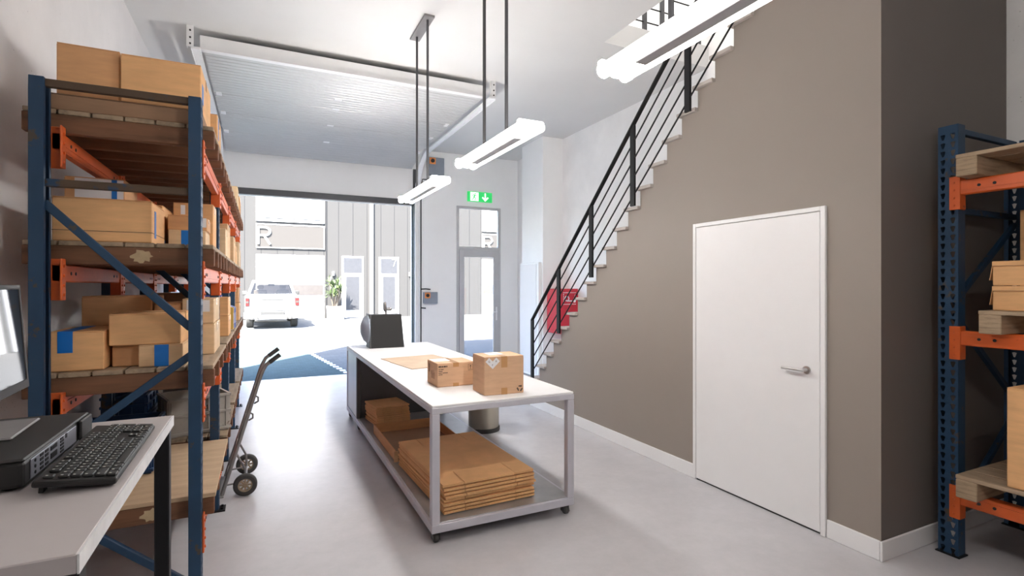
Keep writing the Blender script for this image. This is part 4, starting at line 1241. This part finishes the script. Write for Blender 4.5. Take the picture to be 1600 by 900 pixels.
for x in (fx(3.0), fx(6.66)):
    MB().box(x - .06, x + .06, yF - .14, yF, fz(2.05), fz(2.25), .02).build('wall_light', MT['frame'], fb)

# planter with yucca
pl = thing('potted_yucca', 'green yucca in a square white planter by the facade', 'plant', (3.12, 26.0, 0))
MB().prism([(2.79, 0), (3.47, 0), (3.50, .62), (2.76, .62)], 1, 25.66, 26.34).build('planter', MT['facw'], pl)
MB().box(2.80, 3.46, 25.70, 26.30, .60, .625).build('soil', MT['soil'], pl)
rnd = random.Random(3)
tr = MB(); lf = MB()
for i in range(7):
    a = i * 2 * PI / 7; r0 = .10
    bx, by = 3.12 + r0 * math.cos(a), 26. + r0 * math.sin(a)
    hgt = rnd.uniform(.55, 1.15)
    tx, ty, tz = bx + .16 * math.cos(a), by + .16 * math.sin(a), .62 + hgt
    tr.cyl((bx, by, .6), (tx, ty, tz), .032, 8, .024)
    for j in range(46):
        az, el = rnd.uniform(0, 2 * PI), rnd.uniform(-.35, 1.35)
        L = rnd.uniform(.30, .50); w = rnd.uniform(.016, .026)
        d1v = Vector((math.cos(az) * math.cos(el), math.sin(az) * math.cos(el), math.sin(el)))
        sd = Vector((-math.sin(az), math.cos(az), 0)) * w
        p0 = Vector((tx, ty, tz + rnd.uniform(-.12, .08))); p1 = p0 + d1v * L * .55; p2 = p0 + d1v * L + Vector((0, 0, -.10 * L))
        v = [lf.b.verts.new(c) for c in (p0 - sd * .5, p0 + sd * .5, p1 + sd, p1 - sd, p2)]
        lf.b.faces.new((v[0], v[1], v[2], v[3])); lf.b.faces.new((v[3], v[2], v[4]))
tr.build('trunks', MT['trunk'], pl); lf.build('leaves', MT['leaf'], pl)

# ---- white pickup, tail towards us
TX, TYR = .345, 21.3
tk = thing('pickup_truck', 'white pickup truck parked outside, seen from behind', 'pickup', (TX, TYR + 2.6, 0))
W = .93
def yo(y): return TYR + y
# lower body and bed: side profile (y,z) extruded across
m = MB()
prof = [(0.02, .52), (.0, .62), (.02, 1.20), (.05, 1.235), (1.72, 1.235), (1.74, 1.18), (3.85, 1.18), (4.75, 1.10), (5.15, 1.0), (5.22, .55), (5.1, .40), (4.75, .36),
        (4.66, .62), (4.45, .76), (4.2, .79), (3.95, .76), (3.75, .62), (3.66, .36), (1.55, .36), (1.47, .62), (1.26, .76), (1.0, .79), (.76, .76), (.56, .62), (.48, .52)]
m.prism([(yo(a), b) for a, b in prof], 0, TX - W, TX + W)
for f in [f for f in m.b.faces]: pass
body = m.build('truck_body', MT['truckw'], tk)
md = body.modifiers.new('round', 'BEVEL'); md.width = .035; md.segments = 2; md.limit_method = 'ANGLE'
# bed well (dark inner tub visible over the tailgate)
# cab
def cabring(y, z, w): return [(TX - w, yo(y), z), (TX + w, yo(y), z)]
rear = .30
cab_prof = [(1.75, 1.17), (1.86, 1.20), (2.05, 1.72), (2.2, 1.80), (3.1, 1.80), (3.3, 1.74), (4.0, 1.20), (4.02, 1.17)]
def loft(m, prof_y, halfw):
    A = [m.b.verts.new((TX - halfw(z), yo(y), z)) for y, z in prof_y]; B = [m.b.verts.new((TX + halfw(z), yo(y), z)) for y, z in prof_y]
    return A, B
hw = lambda z: W - .02 - .20 * max(0, (z - 1.2)) / .6
# pillars + roof built as shell with openings: roof slab, four pillars
m = MB()
A = []
def pillar(p, q, w):
    for s in (-1, 1):
        m.bar((TX + s * (hw(p[1]) - w / 2), yo(p[0]), p[1]), (TX + s * (hw(q[1]) - w / 2), yo(q[0]), q[1]), w, .09, up=(0, 1, .3))
pillar((1.86, 1.18), (2.1, 1.76), .10); pillar((2.9, 1.18), (2.95, 1.77), .06); pillar((4.0, 1.18), (3.25, 1.76), .07)
m.prism([(yo(2.02), 1.72), (yo(2.14), 1.785), (yo(2.4), 1.815), (yo(3.0), 1.815), (yo(3.32), 1.735), (yo(3.3), 1.71), (yo(2.05), 1.69)], 0, TX - hw(1.78), TX + hw(1.78))
m.prism([(yo(1.80), 1.17), (yo(1.80), 1.24), (yo(1.90), 1.26), (yo(1.95), 1.17)], 0, TX - hw(1.2), TX + hw(1.2))
cab = m.build('cab', MT['truckw'], tk)
md = cab.modifiers.new('round', 'BEVEL'); md.width = .02; md.segments = 2; md.limit_method = 'ANGLE'
m = MB().poly([(TX - hw(1.25) + .09, yo(1.885), 1.25), (TX + hw(1.25) - .09, yo(1.885), 1.25), (TX + hw(1.71) - .09, yo(2.06), 1.71), (TX - hw(1.71) + .09, yo(2.06), 1.71)])
m.build('rear_window', MT['truckg'], tk)
m = MB().poly([(TX - hw(1.2) + .06, yo(3.97), 1.22), (TX + hw(1.2) - .06, yo(3.97), 1.22), (TX + hw(1.72) - .06, yo(3.30), 1.72), (TX - hw(1.72) + .06, yo(3.30), 1.72)])
m.build('windscreen', MT['truckg'], tk)
for s in (-1, 1):
    m = MB().poly([(TX + s * (hw(1.2) - .03), yo(1.95), 1.22), (TX + s * (hw(1.2) - .03), yo(3.9), 1.22), (TX + s * (hw(1.72) - .03), yo(3.25), 1.72), (TX + s * (hw(1.72) - .03), yo(2.15), 1.72)])
    m.build('side_window', MT['truckg'], tk)
for s in (-.42, .42):
    m = MB().box(TX + s - .24, TX + s + .24, yo(2.45), yo(2.57), .9, 1.42, .05, seg=3); st = m.build('seat', MT['seat'], tk)
    MB().box(TX + s - .12, TX + s + .12, yo(2.46), yo(2.54), 1.45, 1.60, .03, seg=2).build('headrest', MT['seat'], st)
MB().box(TX - .13, TX + .13, yo(3.4), yo(3.44), 1.58, 1.66, .02).build('rear_mirror', MT['blackm'], tk)
MB().box(TX - .8, TX + .8, yo(3.55), yo(3.9), .9, 1.22, .05).build('dashboard', MT['plast2'], tk)
# tailgate
MB().box(TX - .765, TX + .765, yo(-.006), yo(.02), .645, 1.232).build('gate_gap', MT['tgap'], tk)
tg = MB().box(TX - .74, TX + .74, yo(-.022), yo(.03), .66, 1.225, .02, seg=2).build('tailgate', MT['truckw'], tk)
MB().box(TX - .36, TX + .36, yo(-.030), yo(-.020), 1.05, 1.09, .004).build('gate_handle', MT['tgrey'], tg)
m = MB()
for a in ((-.22, .22, 1.005, 1.012), (-.22, .22, .90, .907), (-.22, -.214, .907, 1.005), (.214, .22, .907, 1.005)): m.box(TX + a[0], TX + a[1], yo(-.028), yo(-.020), a[2], a[3])
m.build('badge_recess', MT['tgap'], tg)
for s in (-1, 1):
    l = MB().box(TX + s * .845 - .065, TX + s * .845 + .065, yo(-.03), yo(.10), .84, 1.14, .015, seg=2).build('tail_light', MT['tail'], tk)
    MB().box(TX + s * .845 - .05, TX + s * .845 + .05, yo(-.036), yo(-.028), .95, 1.02, .003).build('reverse_lens', MT['signp'], l)
bpr = MB()
bpr.prism([(TX - .95, .62), (TX - .5, .62), (TX - .40, .52), (TX + .40, .52), (TX + .5, .62), (TX + .95, .62), (TX + .95, .40), (TX + .62, .36), (TX - .62, .36), (TX - .95, .40)], 1, yo(-.17), yo(.0))
MB().box(TX - .93, TX + .93, yo(-.012), yo(.05), .615, .65).build('bumper_gap', MT['tgap'], tk)
bm_ = bpr.build('rear_bumper', MT['truckw'], tk)
MB().box(TX - .40, TX + .40, yo(-.14), yo(-.02), .525, .63, .01).build('step_plate', MT['tgrey'], bm_)
for s in (-1, 1):
    m = MB()
    for q in (.50, .64): m.cyl((TX + s * q, yo(-.18), .40), (TX + s * q, yo(.2), .40), .045, 16)
    m.build('exhaust_tip', MT['tgrey'], tk, True)
for s in (-1, 1):
    for yy in (1.0, 4.2):
        w_ = MB().lathe([(.20, -.13), (.33, -.13), (.37, -.10), (.37, .10), (.33, .13), (.20, .13), (.20, -.13)], (TX + s * (W - .15), yo(yy), .37), 32, 'X').build('wheel', MT['tyre'], tk, True)
        MB().lathe([(0, -.10), (.20, -.12), (.20, .12), (0, .10)], (TX + s * (W - .15), yo(yy), .37), 24, 'X').build('rim', MT['chrome'], w_, True)
    mm = MB().box(TX + s * 1.02 - .10, TX + s * 1.02 + .10, yo(3.55), yo(3.65), 1.19, 1.37, .03, seg=2)
    mm.bar((TX + s * .88, yo(3.62), 1.20), (TX + s * .97, yo(3.62), 1.23), .04, .04)
    mm.build('wing_mirror', MT['tgrey'], tk)
MB().box(TX - .62, TX + .62, yo(.7), yo(5.0), .33, .46).build('underbody', MT['blackm'], tk)

# ================================================================== LIGHT
W_ = bpy.data.worlds.new('sky'); S.world = W_; W_.use_nodes = True
nt = W_.node_tree; bg = nt.nodes['Background']
sky = nt.nodes.new('ShaderNodeTexSky'); sky.sky_type = 'NISHITA'; sky.sun_disc = False
SUN_EL, SUN_AZ = math.radians(50), math.radians(39)      # light travels towards +x,+y
sky.sun_elevation = SUN_EL; sky.sun_rotation = math.radians(180 + 39)
sky.air_density = 1.; sky.dust_density = 1.5; sky.ozone_density = 1.
nt.links.new(sky.outputs[0], bg.inputs['Color']); bg.inputs['Strength'].default_value = 2.2
sun = bpy.data.lights.new('sun', 'SUN'); sun.energy = 62.; sun.angle = math.radians(.6); sun.color = (1., .965, .90)
so = bpy.data.objects.new('sun', sun); COL.objects.link(so)
d = Vector((math.sin(SUN_AZ) * math.cos(SUN_EL), math.cos(SUN_AZ) * math.cos(SUN_EL), -math.sin(SUN_EL)))
so.rotation_euler = d.to_track_quat('-Z', 'Y').to_euler(); so.location = (-5, -5, 20)
def portal(x0, x1, z0, z1):
    l = bpy.data.lights.new('daylight_portal', 'AREA'); l.shape = 'RECTANGLE'; l.size = x1 - x0; l.size_y = z1 - z0
    l.cycles.is_portal = True
    o = bpy.data.objects.new('daylight_portal', l); COL.objects.link(o)
    o.location = ((x0 + x1) / 2, YO + .02, (z0 + z1) / 2); o.rotation_euler = (-PI / 2, 0, 0)
portal(GX0, GX1, 0, GZ); portal(EX0, EX1, 0, EZ)
# lamp of the upper floor, above the stair head
l = bpy.data.lights.new('upstairs_lamp', 'AREA'); l.shape = 'RECTANGLE'; l.size = 2.4; l.size_y = 3.; l.energy = 120; l.color = (1, .97, .94)
o = bpy.data.objects.new('upstairs_lamp', l); COL.objects.link(o); o.location = (3.2, 4.6, 6.6)

# ================================================================== CAMERA
cam = bpy.data.cameras.new('camera'); co = bpy.data.objects.new('camera', cam); COL.objects.link(co)
cam.sensor_width = 36; cam.lens = 36 * 815 / 1600
co.location = (0, 0, 1.6); co.rotation_euler = (PI / 2, 0, -math.atan(390 / 815))
cam.shift_y = -4 / 1600
cam.clip_start = .05; cam.clip_end = 300
S.camera = co
S.view_settings.view_transform = 'Standard'; S.view_settings.look = 'None'
S.view_settings.exposure = .3; S.view_settings.gamma = 1.; S.view_settings.use_curve_mapping = False
try:
    S.cycles.max_bounces = 10; S.cycles.diffuse_bounces = 5; S.cycles.glossy_bounces = 4; S.cycles.transparent_max_bounces = 12
    S.cycles.sample_clamp_indirect = 6.
except Exception: pass
